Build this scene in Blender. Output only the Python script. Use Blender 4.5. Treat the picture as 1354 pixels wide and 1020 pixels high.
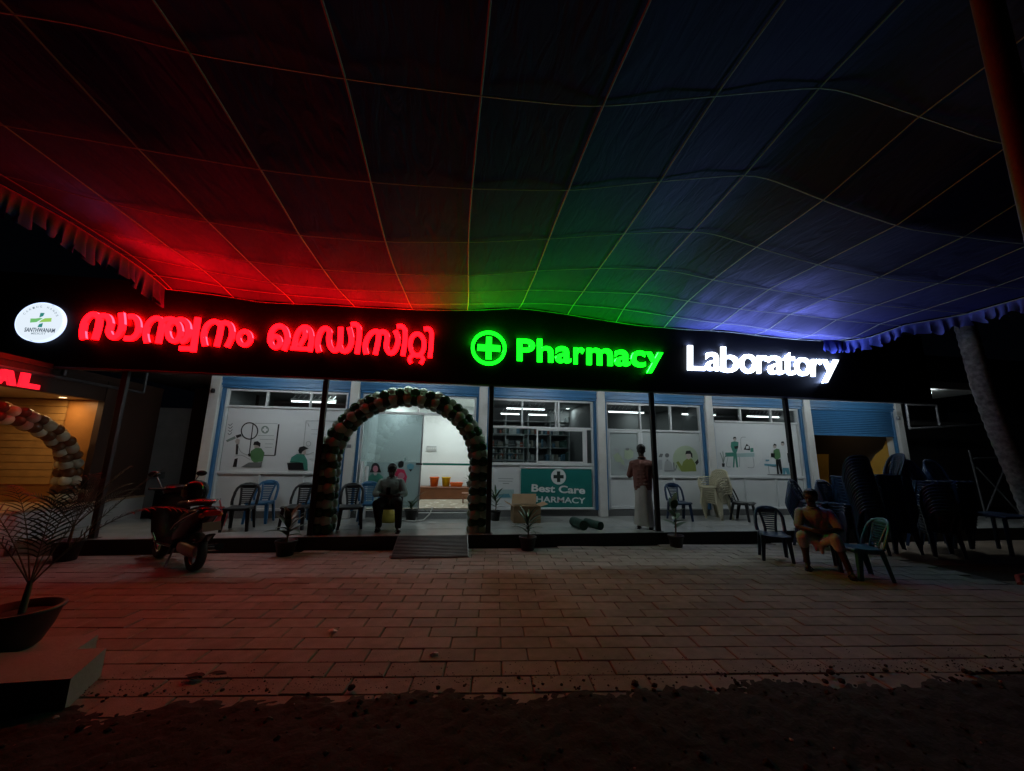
import bpy, bmesh, math, random
import numpy as np
from mathutils import Vector, Matrix, Euler, Quaternion
random.seed(7); rng = np.random.default_rng(7)
SC = bpy.context.scene
COL = SC.collection
PI = math.pi
for o in list(bpy.data.objects): bpy.data.objects.remove(o)

# ------------------------------------------------------------------ camera
# world: X along the shop front, Y into the shop, Z up, metres; eye at 1.65 m
PITCH, ROLL, YAW, FPX = math.radians(10.57), math.radians(0.90), math.radians(8.02), 500.0
cam_r = Vector((1, 0, 0)); cam_u = Vector((0, -math.sin(PITCH), math.cos(PITCH))); cam_f = Vector((0, math.cos(PITCH), math.sin(PITCH)))
cam_r, cam_u = math.cos(ROLL)*cam_r + math.sin(ROLL)*cam_u, -math.sin(ROLL)*cam_r + math.cos(ROLL)*cam_u
ZR = Matrix.Rotation(-YAW, 3, 'Z')
cam_r, cam_u, cam_f = ZR @ cam_r, ZR @ cam_u, ZR @ cam_f
CAM = Vector((0, 0, 1.65))
cd = bpy.data.cameras.new('camera'); co = bpy.data.objects.new('camera', cd); COL.objects.link(co)
cd.sensor_fit = 'HORIZONTAL'; cd.sensor_width = 36.0; cd.lens = 36.0*FPX/1354.0
cd.clip_start = 0.05; cd.clip_end = 500
co.matrix_world = Matrix.Translation(CAM) @ Matrix((cam_r, cam_u, -cam_f)).transposed().to_4x4()
SC.camera = co

# ------------------------------------------------------------------ world: night sky
world = bpy.data.worlds.new('World'); SC.world = world; world.use_nodes = True
bg = world.node_tree.nodes['Background']
bg.inputs[0].default_value = (0.25, 0.34, 0.6, 1); bg.inputs[1].default_value = 0.0015
SC.view_settings.view_transform = 'Standard'; SC.view_settings.look = 'None'
SC.view_settings.exposure = 0.0; SC.view_settings.gamma = 1.0
SC.render.engine = 'CYCLES'
SC.cycles.use_denoising = True
SC.cycles.max_bounces = 6; SC.cycles.transparent_max_bounces = 12
SC.cycles.caustics_reflective = False; SC.cycles.caustics_refractive = False
SC.cycles.sample_clamp_indirect = 4.0
# emission strengths of the lamps the place has
E_RED, E_GREEN, E_WHITE, E_LOGO, E_TUBE, E_INT = 10.0, 3.8, 5.2, 0.98, 90.0, 4.0

# ------------------------------------------------------------------ pixel -> plane helpers (photo pixels, 1354 wide)
def ray(x, y): return cam_f + (x-677)/FPX*cam_r - (y-510)/FPX*cam_u
def at_y(x, y, Y): d = ray(x, y); return CAM + d*(Y/d.y)
def at_z(x, y, Z): d = ray(x, y); return CAM + d*((Z-CAM.z)/d.z)
def at_x(x, y, X): d = ray(x, y); return CAM + d*(X/d.x)

# ------------------------------------------------------------------ materials
MATS = {}
def mat(name, col, rough=0.6, metal=0.0, var=0.12, scale=6.0, bump=0.0, bscale=40.0, spec=0.5, emit=None, strength=0.0, rnd=0.0, dirt=None, dscale=1.5):
    if name in MATS: return MATS[name]
    m = bpy.data.materials.new(name); m.use_nodes = True; MATS[name] = m
    nt = m.node_tree; N = nt.nodes; L = nt.links
    b = N['Principled BSDF']
    b.inputs['Roughness'].default_value = rough; b.inputs['Metallic'].default_value = metal
    b.inputs['Specular IOR Level'].default_value = spec
    c4 = (*col, 1)
    if emit is not None:
        b.inputs['Base Color'].default_value = c4
        b.inputs['Emission Color'].default_value = (*emit, 1); b.inputs['Emission Strength'].default_value = strength
        return m
    tc = N.new('ShaderNodeNewGeometry')
    nz = N.new('ShaderNodeTexNoise'); nz.inputs['Scale'].default_value = scale; nz.inputs['Detail'].default_value = 6
    L.new(tc.outputs['Position'], nz.inputs['Vector'])
    hsv = N.new('ShaderNodeHueSaturation'); hsv.inputs['Color'].default_value = c4
    mr = N.new('ShaderNodeMapRange'); mr.inputs[1].default_value = 0.25; mr.inputs[2].default_value = 0.75
    mr.inputs[3].default_value = 1-var; mr.inputs[4].default_value = 1+var
    L.new(nz.outputs['Fac'], mr.inputs[0])
    if rnd > 0:
        oi = N.new('ShaderNodeObjectInfo'); m2 = N.new('ShaderNodeMapRange')
        m2.inputs[3].default_value = 1-rnd; m2.inputs[4].default_value = 1+rnd
        L.new(oi.outputs['Random'], m2.inputs[0])
        mu = N.new('ShaderNodeMath'); mu.operation = 'MULTIPLY'
        L.new(mr.outputs[0], mu.inputs[0]); L.new(m2.outputs[0], mu.inputs[1]); L.new(mu.outputs[0], hsv.inputs['Value'])
    else:
        L.new(mr.outputs[0], hsv.inputs['Value'])
    out = hsv.outputs['Color']
    if dirt:
        n2 = N.new('ShaderNodeTexNoise'); n2.inputs['Scale'].default_value = dscale; n2.inputs['Detail'].default_value = 8
        n2.inputs['Roughness'].default_value = 0.7
        L.new(tc.outputs['Position'], n2.inputs['Vector'])
        rp = N.new('ShaderNodeMapRange'); rp.inputs[1].default_value = 0.48; rp.inputs[2].default_value = 0.72; rp.inputs[4].default_value = 0.75
        L.new(n2.outputs['Fac'], rp.inputs[0])
        mx = N.new('ShaderNodeMix'); mx.data_type = 'RGBA'
        L.new(rp.outputs[0], mx.inputs['Factor']); L.new(out, mx.inputs['A']); mx.inputs['B'].default_value = (*dirt, 1)
        out = mx.outputs['Result']
    L.new(out, b.inputs['Base Color'])
    r2 = N.new('ShaderNodeMapRange'); r2.inputs[3].default_value = max(0.02, rough-0.1); r2.inputs[4].default_value = min(1, rough+0.1)
    L.new(nz.outputs['Fac'], r2.inputs[0]); L.new(r2.outputs[0], b.inputs['Roughness'])
    if bump > 0:
        n3 = N.new('ShaderNodeTexNoise'); n3.inputs['Scale'].default_value = bscale; n3.inputs['Detail'].default_value = 5
        L.new(tc.outputs['Position'], n3.inputs['Vector'])
        bp = N.new('ShaderNodeBump'); bp.inputs['Strength'].default_value = bump; bp.inputs['Distance'].default_value = 0.01
        L.new(n3.outputs['Fac'], bp.inputs['Height']); L.new(bp.outputs[0], b.inputs['Normal'])
    return m
def emat(name, col, s): return mat(name, (0.02, 0.02, 0.02), 0.5, emit=col, strength=s)
def glass_mat(name, tint=(0.9, 0.95, 0.95), refl=0.07):
    if name in MATS: return MATS[name]
    m = bpy.data.materials.new(name); m.use_nodes = True; MATS[name] = m
    nt = m.node_tree; N = nt.nodes; L = nt.links
    N.remove(N['Principled BSDF'])
    t = N.new('ShaderNodeBsdfTransparent'); t.inputs[0].default_value = (*tint, 1)
    g = N.new('ShaderNodeBsdfGlossy'); g.inputs['Roughness'].default_value = 0.03
    f = N.new('ShaderNodeLayerWeight'); f.inputs[0].default_value = 0.25
    mr = N.new('ShaderNodeMapRange'); mr.inputs[3].default_value = refl; mr.inputs[4].default_value = 0.8
    L.new(f.outputs['Fresnel'], mr.inputs[0])
    mx = N.new('ShaderNodeMixShader'); L.new(mr.outputs[0], mx.inputs[0]); L.new(t.outputs[0], mx.inputs[1]); L.new(g.outputs[0], mx.inputs[2])
    L.new(mx.outputs[0], N['Material Output'].inputs[0])
    return m
def film_mat(name, col, thru=0.35):
    """frosted film on glass: part see-through, part white diffuse"""
    if name in MATS: return MATS[name]
    m = bpy.data.materials.new(name); m.use_nodes = True; MATS[name] = m
    nt = m.node_tree; N = nt.nodes; L = nt.links
    b = N['Principled BSDF']; b.inputs['Base Color'].default_value = (*col, 1); b.inputs['Roughness'].default_value = 0.25
    t = N.new('ShaderNodeBsdfTransparent'); t.inputs[0].default_value = (0.9, 0.95, 0.95, 1)
    mx = N.new('ShaderNodeMixShader'); mx.inputs[0].default_value = thru
    L.new(b.outputs[0], mx.inputs[1]); L.new(t.outputs[0], mx.inputs[2]); L.new(mx.outputs[0], N['Material Output'].inputs[0])
    return m

# ------------------------------------------------------------------ mesh builder
def origin(p):
    v = Vector((0, 0, 0))
    while p is not None: v += p.location; p = p.parent
    return v
class MB:
    def __init__(s): s.v = []; s.f = []; s.mi = []; s.sm = []
    def add(s, vs, fs, mi=0, smooth=False):
        n = len(s.v); s.v += [tuple(v) for v in vs]
        for f in fs: s.f.append(tuple(i+n for i in f)); s.mi.append(mi); s.sm.append(smooth)
        return s
    def box(s, x0, x1, y0, y1, z0, z1, mi=0):
        return s.add([(x0,y0,z0),(x1,y0,z0),(x1,y1,z0),(x0,y1,z0),(x0,y0,z1),(x1,y0,z1),(x1,y1,z1),(x0,y1,z1)],
                     [(0,3,2,1),(4,5,6,7),(0,1,5,4),(1,2,6,5),(2,3,7,6),(3,0,4,7)], mi)
    def bbox(s, x0, x1, y0, y1, z0, z1, b=0.01, mi=0):
        """box with chamfered edges"""
        bm = bmesh.new(); bmesh.ops.create_cube(bm, size=1)
        for v in bm.verts: v.co = Vector(((x0+x1)/2+v.co.x*(x1-x0), (y0+y1)/2+v.co.y*(y1-y0), (z0+z1)/2+v.co.z*(z1-z0)))
        bmesh.ops.bevel(bm, geom=bm.edges[:], offset=b, segments=1, affect='EDGES')
        bm.verts.index_update(); s.add([v.co for v in bm.verts], [[v.index for v in f.verts] for f in bm.faces], mi); bm.free(); return s
    def obar(s, a, b, w, h, mi=0, up=(0,0,1)):
        a, b = Vector(a), Vector(b); d = (b-a).normalized(); up = Vector(up)
        if abs(d.dot(up)) > 0.99: up = Vector((0,1,0))
        x = d.cross(up).normalized()*w/2; y = x.cross(d).normalized()*h/2
        vs = [a-x-y, a+x-y, a+x+y, a-x+y, b-x-y, b+x-y, b+x+y, b-x+y]
        return s.add(vs, [(0,3,2,1),(4,5,6,7),(0,1,5,4),(1,2,6,5),(2,3,7,6),(3,0,4,7)], mi)
    def tube(s, pts, r, n=8, mi=0, caps=True, smooth=True, flat=1.0, up=None):
        pts = [Vector(p) for p in pts]; rs = r if isinstance(r, (list, tuple)) else [r]*len(pts)
        rings = []; prev = Vector(up) if up else None
        for i, p in enumerate(pts):
            d = (pts[min(i+1, len(pts)-1)] - pts[max(i-1, 0)])
            if d.length < 1e-9: d = Vector((0,0,1))
            d.normalize()
            if prev is None: prev = Vector((0,0,1)) if abs(d.z) < 0.9 else Vector((0,1,0))
            x = d.cross(prev)
            if x.length < 1e-6: x = d.orthogonal()
            x.normalize(); y = x.cross(d).normalized(); prev = y
            rings.append([p + rs[i]*(math.cos(2*PI*k/n)*x + flat*math.sin(2*PI*k/n)*y) for k in range(n)])
        vs = [v for r_ in rings for v in r_]; fs = []
        for i in range(len(rings)-1):
            for k in range(n): fs.append((i*n+k, i*n+(k+1)%n, (i+1)*n+(k+1)%n, (i+1)*n+k))
        s.add(vs, fs, mi, smooth)
        if caps: s.add(rings[0], [tuple(range(n-1, -1, -1))], mi); s.add(rings[-1], [tuple(range(n))], mi)
        return s
    def lathe(s, prof, c=(0,0,0), n=20, mi=0, smooth=True):
        cx, cy, cz = c; vs = []; fs = []
        for r, z in prof: vs += [(cx+r*math.cos(2*PI*k/n), cy+r*math.sin(2*PI*k/n), cz+z) for k in range(n)]
        for i in range(len(prof)-1):
            for k in range(n): fs.append((i*n+k, i*n+(k+1)%n, (i+1)*n+(k+1)%n, (i+1)*n+k))
        s.add(vs, fs, mi, smooth)
        return s
    def loft(s, secs, mi=0, caps=True, smooth=True, closed=True):
        n = len(secs[0]); vs = [v for c in secs for v in c]; fs = []
        for i in range(len(secs)-1):
            for k in range(n if closed else n-1): fs.append((i*n+k, i*n+(k+1)%n, (i+1)*n+(k+1)%n, (i+1)*n+k))
        s.add(vs, fs, mi, smooth)
        if caps: s.add(secs[0], [tuple(range(n-1, -1, -1))], mi); s.add(secs[-1], [tuple(range(n))], mi)
        return s
    def ellip(s, c, r, n=12, m=8, mi=0, rot=None):
        c = Vector(c); vs = []; fs = []
        for i in range(m+1):
            t = PI*i/m
            for k in range(n):
                p = Vector((r[0]*math.sin(t)*math.cos(2*PI*k/n), r[1]*math.sin(t)*math.sin(2*PI*k/n), -r[2]*math.cos(t)))
                vs.append(c + (rot @ p if rot else p))
        for i in range(m):
            for k in range(n): fs.append((i*n+k, i*n+(k+1)%n, (i+1)*n+(k+1)%n, (i+1)*n+k))
        return s.add(vs, fs, mi, True)
    def caps(s, a, ra, b, rb, n=10, mi=0):
        """tapered capsule"""
        a, b = Vector(a), Vector(b); d = b-a; L_ = d.length; d = d/L_ if L_ > 1e-6 else Vector((0,0,1))
        x = d.orthogonal().normalized(); y = d.cross(x); secs = []
        for i in range(5): t = -PI/2 + PI/2*i/4; secs.append((a + d*ra*math.sin(t), max(ra*math.cos(t), 1e-4)))
        for i in range(5): t = PI/2*i/4; secs.append((b + d*rb*math.sin(t), max(rb*math.cos(t), 1e-4)))
        return s.loft([[c + r*(math.cos(2*PI*k/n)*x + math.sin(2*PI*k/n)*y) for k in range(n)] for c, r in secs], mi)
    def prism_xz(s, poly, y0, y1, mi=0, closed_back=True):
        """polygon in (x,z) extruded from y0 (front) to y1 (back)"""
        n = len(poly)
        a = sum(poly[i][0]*poly[(i+1)%n][1]-poly[(i+1)%n][0]*poly[i][1] for i in range(n))
        if a < 0: poly = poly[::-1]
        vs = [(x, y0, z) for x, z in poly] + [(x, y1, z) for x, z in poly]
        fs = [tuple(range(n)), tuple(range(2*n-1, n-1, -1))] + [(i, i+n, (i+1)%n+n, (i+1)%n) for i in range(n)]
        return s.add(vs, fs, mi)
    def stroke_xz(s, pts, w, y0, y1, mi=0, smooth=True, closed=False, sub=6):
        """thick flat-ended stroke along pts (x,z): a bent slab"""
        P = [Vector((p[0], p[1])) for p in pts]
        if smooth and len(P) > 2:
            Q = []; n = len(P)
            rngk = range(n) if closed else range(n-1)
            for i in rngk:
                if closed: p0, p1, p2, p3 = P[i-1], P[i], P[(i+1)%n], P[(i+2)%n]
                else: p0, p1, p2, p3 = P[max(i-1,0)], P[i], P[i+1], P[min(i+2,n-1)]
                for k in range(sub):
                    t = k/sub
                    Q.append(0.5*((2*p1)+(-p0+p2)*t+(2*p0-5*p1+4*p2-p3)*t*t+(-p0+3*p1-3*p2+p3)*t**3))
            if not closed: Q.append(P[-1])
            P = Q
        n = len(P); Lf = []; Rt = []
        for i in range(n):
            if closed: d = P[(i+1)%n]-P[i-1]
            else: d = P[min(i+1,n-1)]-P[max(i-1,0)]
            d.normalize(); nn = Vector((-d.y, d.x))
            ww = w[min(int(i/sub),len(w)-1)] if isinstance(w,(list,tuple)) else w
            Lf.append(P[i]+nn*ww/2); Rt.append(P[i]-nn*ww/2)
        vs = []; fs = []
        for i in range(n): vs += [(Lf[i].x,y0,Lf[i].y),(Rt[i].x,y0,Rt[i].y),(Rt[i].x,y1,Rt[i].y),(Lf[i].x,y1,Lf[i].y)]
        for i in range(n if closed else n-1):
            a, b = 4*i, 4*((i+1)%n)
            fs += [(a,b,b+1,a+1)[::-1],(a+1,b+1,b+2,a+2)[::-1],(a+2,b+2,b+3,a+3)[::-1],(a+3,b+3,b,a)[::-1]]
        if not closed: fs += [(0,1,2,3)[::-1],(4*n-4,4*n-3,4*n-2,4*n-1)]
        return s.add(vs, fs, mi)
    def mesh(s, name, mats, off=(0,0,0)):
        me = bpy.data.meshes.new(name); o = Vector(off)
        me.from_pydata([(v[0]-o.x, v[1]-o.y, v[2]-o.z) for v in s.v], [], s.f)
        for m in (mats if isinstance(mats, (list, tuple)) else [mats]): me.materials.append(m)
        me.polygons.foreach_set('material_index', s.mi); me.polygons.foreach_set('use_smooth', s.sm)
        me.update(); return me
    def build(s, name, mats, parent=None, **kw):
        return put(name, s.mesh(name, mats, origin(parent)), parent, **kw)
def put(name, me, parent=None, label=None, cat=None, group=None, kind=None, loc=None):
    o = bpy.data.objects.new(name, me); COL.objects.link(o)
    if parent is not None: o.parent = parent
    if loc is not None: o.location = loc
    for k, v in (('label', label), ('category', cat), ('group', group), ('kind', kind)):
        if v: o[k] = v
    return o
def thing(name, label, cat, loc=(0,0,0), rz=0, group=None):
    o = put(name, None, None, label, cat, group); o.location = loc; o.rotation_euler = (0,0,rz); return o
def copy_tree(o, parent=None):
    c = o.copy(); COL.objects.link(c)
    if parent is not None: c.parent = parent
    for ch in list(o.children): copy_tree(ch, c)
    return c
def kids(o):
    return list(o.children)
def remesh(mb, name, mats, voxel=0.012, it=4, parent=None, **kw):
    me = mb.mesh(name+'_raw', mats, origin(parent)); o = bpy.data.objects.new(name+'_raw', me); COL.objects.link(o)
    r = o.modifiers.new('r', 'REMESH'); r.mode = 'VOXEL'; r.voxel_size = voxel; r.use_smooth_shade = True
    if it: sm = o.modifiers.new('s', 'SMOOTH'); sm.iterations = it; sm.factor = 0.5
    dg = bpy.context.evaluated_depsgraph_get(); m2 = bpy.data.meshes.new_from_object(o.evaluated_get(dg)); m2.name = name
    if not m2.materials:
        for m in (mats if isinstance(mats, (list, tuple)) else [mats]): m2.materials.append(m)
    bpy.data.objects.remove(o); bpy.data.meshes.remove(me)
    return put(name, m2, parent, **kw)
def lathe_mesh_obj(name, prof, c, m, parent, n=20): return MB().lathe(prof, c, n).build(name, m, parent)

M_white = mat('white_paint', (0.72,0.72,0.70), 0.45, var=0.05, dirt=(0.5,0.47,0.42))
M_alu = mat('white_aluminium', (0.72,0.74,0.74), 0.35, var=0.04)
M_panel = mat('white_laminate', (0.68,0.70,0.70), 0.4, var=0.05, scale=2)
M_blue = mat('blue_shutter_paint', (0.045,0.165,0.34), 0.4, var=0.1)
M_black = mat('black_panel', (0.0055,0.0055,0.0065), 0.5, var=0.2, scale=2, spec=0.08)
M_dark = mat('black_steel', (0.010,0.010,0.011), 0.5, var=0.2)
M_steel = mat('galvanised_steel', (0.35,0.36,0.38), 0.4, 0.7, var=0.15)
M_tile = mat('porch_tile', (0.42,0.43,0.41), 0.22, var=0.08, scale=3, dirt=(0.3,0.29,0.27))
M_glass = glass_mat('window_glass')
M_film = film_mat('frosted_film', (0.80,0.82,0.83), 0.03)

# ================================================================== SETTING: ground
gm = mat('dark_soil', (0.012,0.0085,0.007), 0.95, var=0.4, scale=3, bump=1.0, bscale=30)
MB().add([(-90,-60,-0.12),(90,-60,-0.12),(90,140,-0.12),(-90,140,-0.12)], [(0,1,2,3)]).build('ground', gm, kind='structure')
ra = math.radians(-5.6); UX = Vector((math.cos(ra), math.sin(ra), 0)); UY = Vector((-math.sin(ra), math.cos(ra), 0))
P0 = Vector((0.41, 3.22, 0)); PL, PW = 0.4445, 0.2125
yard = put('paved_yard', None, kind='structure')
MB().add([(-9.5,2.6,-0.018),(7.86,2.6,-0.018),(7.86,7.345,-0.018),(-9.5,7.345,-0.018)], [(0,1,2,3)]).build('joint_sand', mat('joint_sand', (0.075,0.064,0.056), 0.95, var=0.3), yard)
pm = mat('concrete_paver', (0.225,0.20,0.18), 0.75, var=0.22, scale=9, bump=0.4, bscale=90, rnd=0.17, dirt=(0.10,0.08,0.066), dscale=1.1)
def paver_mb(l=PL-0.007, w=PW-0.007):
    b = MB(); b.bbox(-l/2, l/2, -w/2, w/2, -0.06, 0, 0.006); return b
pv = [paver_mb().mesh('paver', pm), paver_mb(PL-0.009, PW-0.006).mesh('paver', pm), paver_mb(PL-0.006, PW-0.008).mesh('paver', pm)]
cells = []
for r in range(-3, 26):
    for c in range(-28, 24):
        ctr = P0 + UX*((c + 0.5 + (0.5 if r % 2 else 0))*PL) + UY*((r+0.5)*PW)
        if ctr.x < -9.0 or ctr.x > 7.72 or ctr.y > 7.24 or ctr.y < 2.75: continue
        if ctr.x < -2.4-ctr.y*0.95 or ctr.x > 2.9+ctr.y*1.35: continue
        cells.append(ctr)
vis = lambda p: (p-CAM).length + (0 if -0.5-0.82*p.y < p.x < 0.6+1.25*p.y and p.y > 3.1 else 50)
cells.sort(key=vis)
rest = MB()
for i, ctr in enumerate(cells):
    dz = random.uniform(-0.004, 0.003); rx, ry = random.uniform(-0.006,0.006), random.uniform(-0.004,0.004)
    if i < 300:
        o = put('paver', pv[i % 3], yard, loc=ctr+Vector((0,0,dz))); o.rotation_euler = (rx, ry, ra+random.uniform(-0.004,0.004))
    else:
        R_ = Euler((rx, ry, ra)).to_matrix(); b = paver_mb()
        rest.add([R_ @ Vector(v) + ctr + Vector((0,0,dz)) for v in b.v], b.f)
rest.build('far_pavers', pm, yard, kind='stuff')

# soil spilling over the front edge of the paving
def nz2(x, y, s=1.0, seed=0):
    return (math.sin(x*2.3*s+seed)+math.sin(y*3.1*s+1.7*seed)+math.sin((x+y)*4.7*s+seed*0.3)+math.sin((x-1.6*y)*7.9*s+seed*2.1)*0.7+math.sin((2.1*x+y)*13.3*s+seed)*0.5)/4.2
nx, ny = 420, 130; vs = []; fs = []
X0, X1, Ya, Yb = -5.5, 9.5, -0.5, 3.7
for j in range(ny+1):
    t = j/ny; y = Ya + (Yb-Ya)*(1-(1-t)**1.6)
    for i in range(nx+1):
        x = X0 + (X1-X0)*i/nx
        edge = 3.13 - 0.06*x + 0.13*nz2(x, 0.3, 1.0, 3) + 0.07*nz2(x, 1.3, 4.0, 5)
        k = (edge - y)/0.16
        z = -0.10 + 0.125/(1+math.exp(-max(-30, min(30, k*2.2)))) + 0.014*nz2(x, y, 3.2, 1) + random.uniform(-0.012, 0.012)*(1 if k > -1 else 0.2)
        if y < 2.4: z -= 0.02*(2.4-y)
        vs.append((x, y, z))
for j in range(ny):
    for i in range(nx): a = j*(nx+1)+i; fs.append((a, a+1, a+nx+2, a+nx+1))
MB().add(vs, fs, 0, True).build('soil', gm, kind='structure')
cl = MB()
ico = bmesh.new(); bmesh.ops.create_icosphere(ico, subdivisions=1, radius=1); iv = [v.co.copy() for v in ico.verts]; ico.verts.index_update(); iff = [[v.index for v in f.verts] for f in ico.faces]; ico.free()
for k in range(2700):
    x = random.uniform(-3.5, 6.0)
    if k < 150: y = 3.13 - 0.06*x + random.gauss(0.0, 0.10)
    elif k < 1500: y = 3.13 - 0.06*x + abs(random.gauss(0.0, 0.16))
    else: y = random.uniform(1.4, 3.05)
    s = random.uniform(0.005, 0.014) if random.random() < 0.85 else random.uniform(0.014, 0.03)
    if 150 <= k < 1500: s = random.uniform(0.0015, 0.005)
    elif y > 3.13-0.06*x: s *= 0.6
    zz = 0.003 if y > 3.13-0.06*x else 0.02
    cl.add([Vector((x, y, zz)) + Vector((v.x*s*random.uniform(.7,1.3), v.y*s*random.uniform(.7,1.3), v.z*s*.7)) for v in iv], iff, 1 if random.random() < 0.03 else 0)
cl.build('soil_clods', [mat('clod', (0.018,0.013,0.010), 0.95, var=0.4), mat('pale_chip', (0.35,0.3,0.26), 0.8)], kind='stuff')

# right-hand bare ground beyond the paving and the pit beside it
g2 = mat('bare_ground', (0.16,0.12,0.085), 0.9, var=0.3, scale=2, bump=0.6, bscale=25)
vs = []; fs = []
for j in range(31):
    for i in range(41):
        x = 7.87 + 14*i/40; y = 4.0 + 3.34*j/30
        pit = math.exp(-((y-5.55+0.05*(x-7.9))/0.42)**2)*(1-math.exp(-(x-7.7)*2.5))
        vs.append((x, y, -0.035 - 0.30*pit + 0.012*nz2(x, y, 2.5, 2)))
for j in range(30):
    for i in range(40): a = j*41+i; fs.append((a, a+1, a+42, a+41))
MB().add(vs, fs, 0, True).build('side_ground', g2, kind='structure')

# ================================================================== PORCH + BUILDING
ZP = 0.22; YF = 7.35; YG = 9.45; YP = 9.35
porch = put('porch_floor', None, kind='structure')
MB().box(-6.85, 17.0, YF+0.02, 9.40, -0.05, ZP).build('floor_slab', mat('porch_tile', (0.3,)*3), porch)
MB().box(-6.3, 17.0, YF-0.02, YF+0.02, -0.05, ZP-0.004).build('front_edge', mat('porch_edge_paint', (0.012,0.011,0.011), 0.6), porch)
jt = MB()
for k in range(39):
    x = -6.6+0.6*k; jt.box(x-0.003, x+0.003, YF+0.03, 9.39, ZP-0.01, ZP+0.0012)
for y in (7.95, 8.55, 9.15): jt.box(-6.8, 16.9, y-0.003, y+0.003, ZP-0.01, ZP+0.0014)
jt.build('tile_joints', mat('tile_grout', (0.2,0.2,0.19), 0.8), porch)

PX = [-5.45, -2.44, 0.60, 3.635, 6.67, 9.68, 12.70]; HW = 0.105
bld = thing('pharmacy_building', 'single storey shop building with white pillars, blue shutters and frosted glass fronts', 'building', (3.6, 9.4, 0))
for x in PX:
    MB().bbox(x-HW, x+HW, YP-0.10, YP+0.28, ZP, 3.40, 0.012).build('pillar', M_white, bld)
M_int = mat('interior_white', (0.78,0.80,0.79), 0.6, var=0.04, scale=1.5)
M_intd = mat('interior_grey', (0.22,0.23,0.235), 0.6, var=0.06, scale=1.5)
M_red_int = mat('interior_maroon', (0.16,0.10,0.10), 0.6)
MB().box(-5.6, 12.8, 9.40, 9.55, 0.0, 0.37).build('plinth', mat('plinth_granite', (0.13,0.13,0.13), 0.35, var=0.3, scale=60), bld)
MB().box(-8.0, 13.2, 7.50, 12.6, 3.42, 3.60).build('roof_slab', mat('roof_concrete', (0.35,0.35,0.34), 0.7), bld)
MB().box(-5.34, 12.7, 9.55, 12.5, 0.20, 0.40).build('interior_floor', mat('interior_tile', (0.55,0.50,0.40), 0.25, var=0.06), bld)
M_wbrown = mat('dark_store_wall', (0.03,0.02,0.014), 0.7); mat('yellow_wall', (0.62,0.36,0.06), 0.6, var=0.08)
for i in range(6):
    x0, x1 = PX[i]+0.02, PX[i+1]-0.02
    yb = 12.0
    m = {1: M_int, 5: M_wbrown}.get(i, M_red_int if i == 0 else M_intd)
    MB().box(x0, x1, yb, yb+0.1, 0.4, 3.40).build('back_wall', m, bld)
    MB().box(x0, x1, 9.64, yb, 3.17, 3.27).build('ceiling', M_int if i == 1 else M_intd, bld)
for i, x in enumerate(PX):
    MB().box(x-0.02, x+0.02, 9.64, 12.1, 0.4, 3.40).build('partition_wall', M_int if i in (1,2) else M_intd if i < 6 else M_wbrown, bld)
MB().box(PX[0]-0.02, PX[6]+0.02, 9.36, 9.62, 3.345, 3.41).build('lintel', M_white, bld)

# blue shutter hoods and guide rails in each bay
for i in range(6):
    x0, x1 = PX[i]+HW+0.002, PX[i+1]-HW-0.002
    sec = [(YP-0.07,3.335),(YP-0.07,3.26),(YP-0.05,3.25),(YP-0.05,3.19),(YP-0.065,3.18),(YP-0.065,3.145),(YP-0.03,3.13),(YP-0.03,3.085),(YP+0.24,3.085),(YP+0.24,3.335)]
    h = MB().loft([[(x0,y,z) for y,z in sec], [(x1,y,z) for y,z in sec]], smooth=False).build('shutter_hood', M_blue, bld)
    for xx in (x0, x1-0.06):
        g = MB(); g.bbox(xx, xx+0.06, YP-0.02, YP+0.06, 0.37, 3.084, 0.008); g.box(xx+0.022, xx+0.038, YP-0.024, YP-0.019, 0.40, 3.07)
        g.build('guide_rail', M_blue, bld)

def frame_bars(rects, name, parent, m=M_alu, y0=YG-0.05, y1=YG+0.03):
    b = MB()
    for x0, x1, z0, z1 in rects: b.bbox(x0, x1, y0, y1, z0, z1, 0.006)
    return b.build(name, m, parent)
def pane(x0, x1, z0, z1, parent, m=M_glass, y=YG, name='pane'):
    return MB().box(x0, x1, y-0.003, y+0.003, z0, z1).build(name, m, parent)
S = 4.25
c3 = lambda x, y: (240+x/S, 480+y/S)
c4 = lambda x, y: (420+x/S, 480+y/S)
c5 = lambda x, y: (640+x/S, 480+y/S)
c6 = lambda x, y: (800+x/S, 480+y/S)
c7 = lambda x, y: (980+x/3.4, 500+y/3.4)
INK = {}
def ink(k):
    cols = dict(d=(0.012,0.013,0.015), g=(0.10,0.23,0.10), t=(0.06,0.25,0.19), e=(0.22,0.28,0.25), y=(0.22,0.27,0.07), w=(0.75,0.77,0.77), s=(0.50,0.44,0.40),
                k=(0.36,0.38,0.39), r=(0.55,0.03,0.09), p=(0.5,0.2,0.25), b=(0.12,0.33,0.42), l=(0.40,0.48,0.34), n=(0.16,0.17,0.17), T=(0.40,0.55,0.55))
    return mat('print_'+k, cols[k], 0.4, var=0.05)
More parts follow.
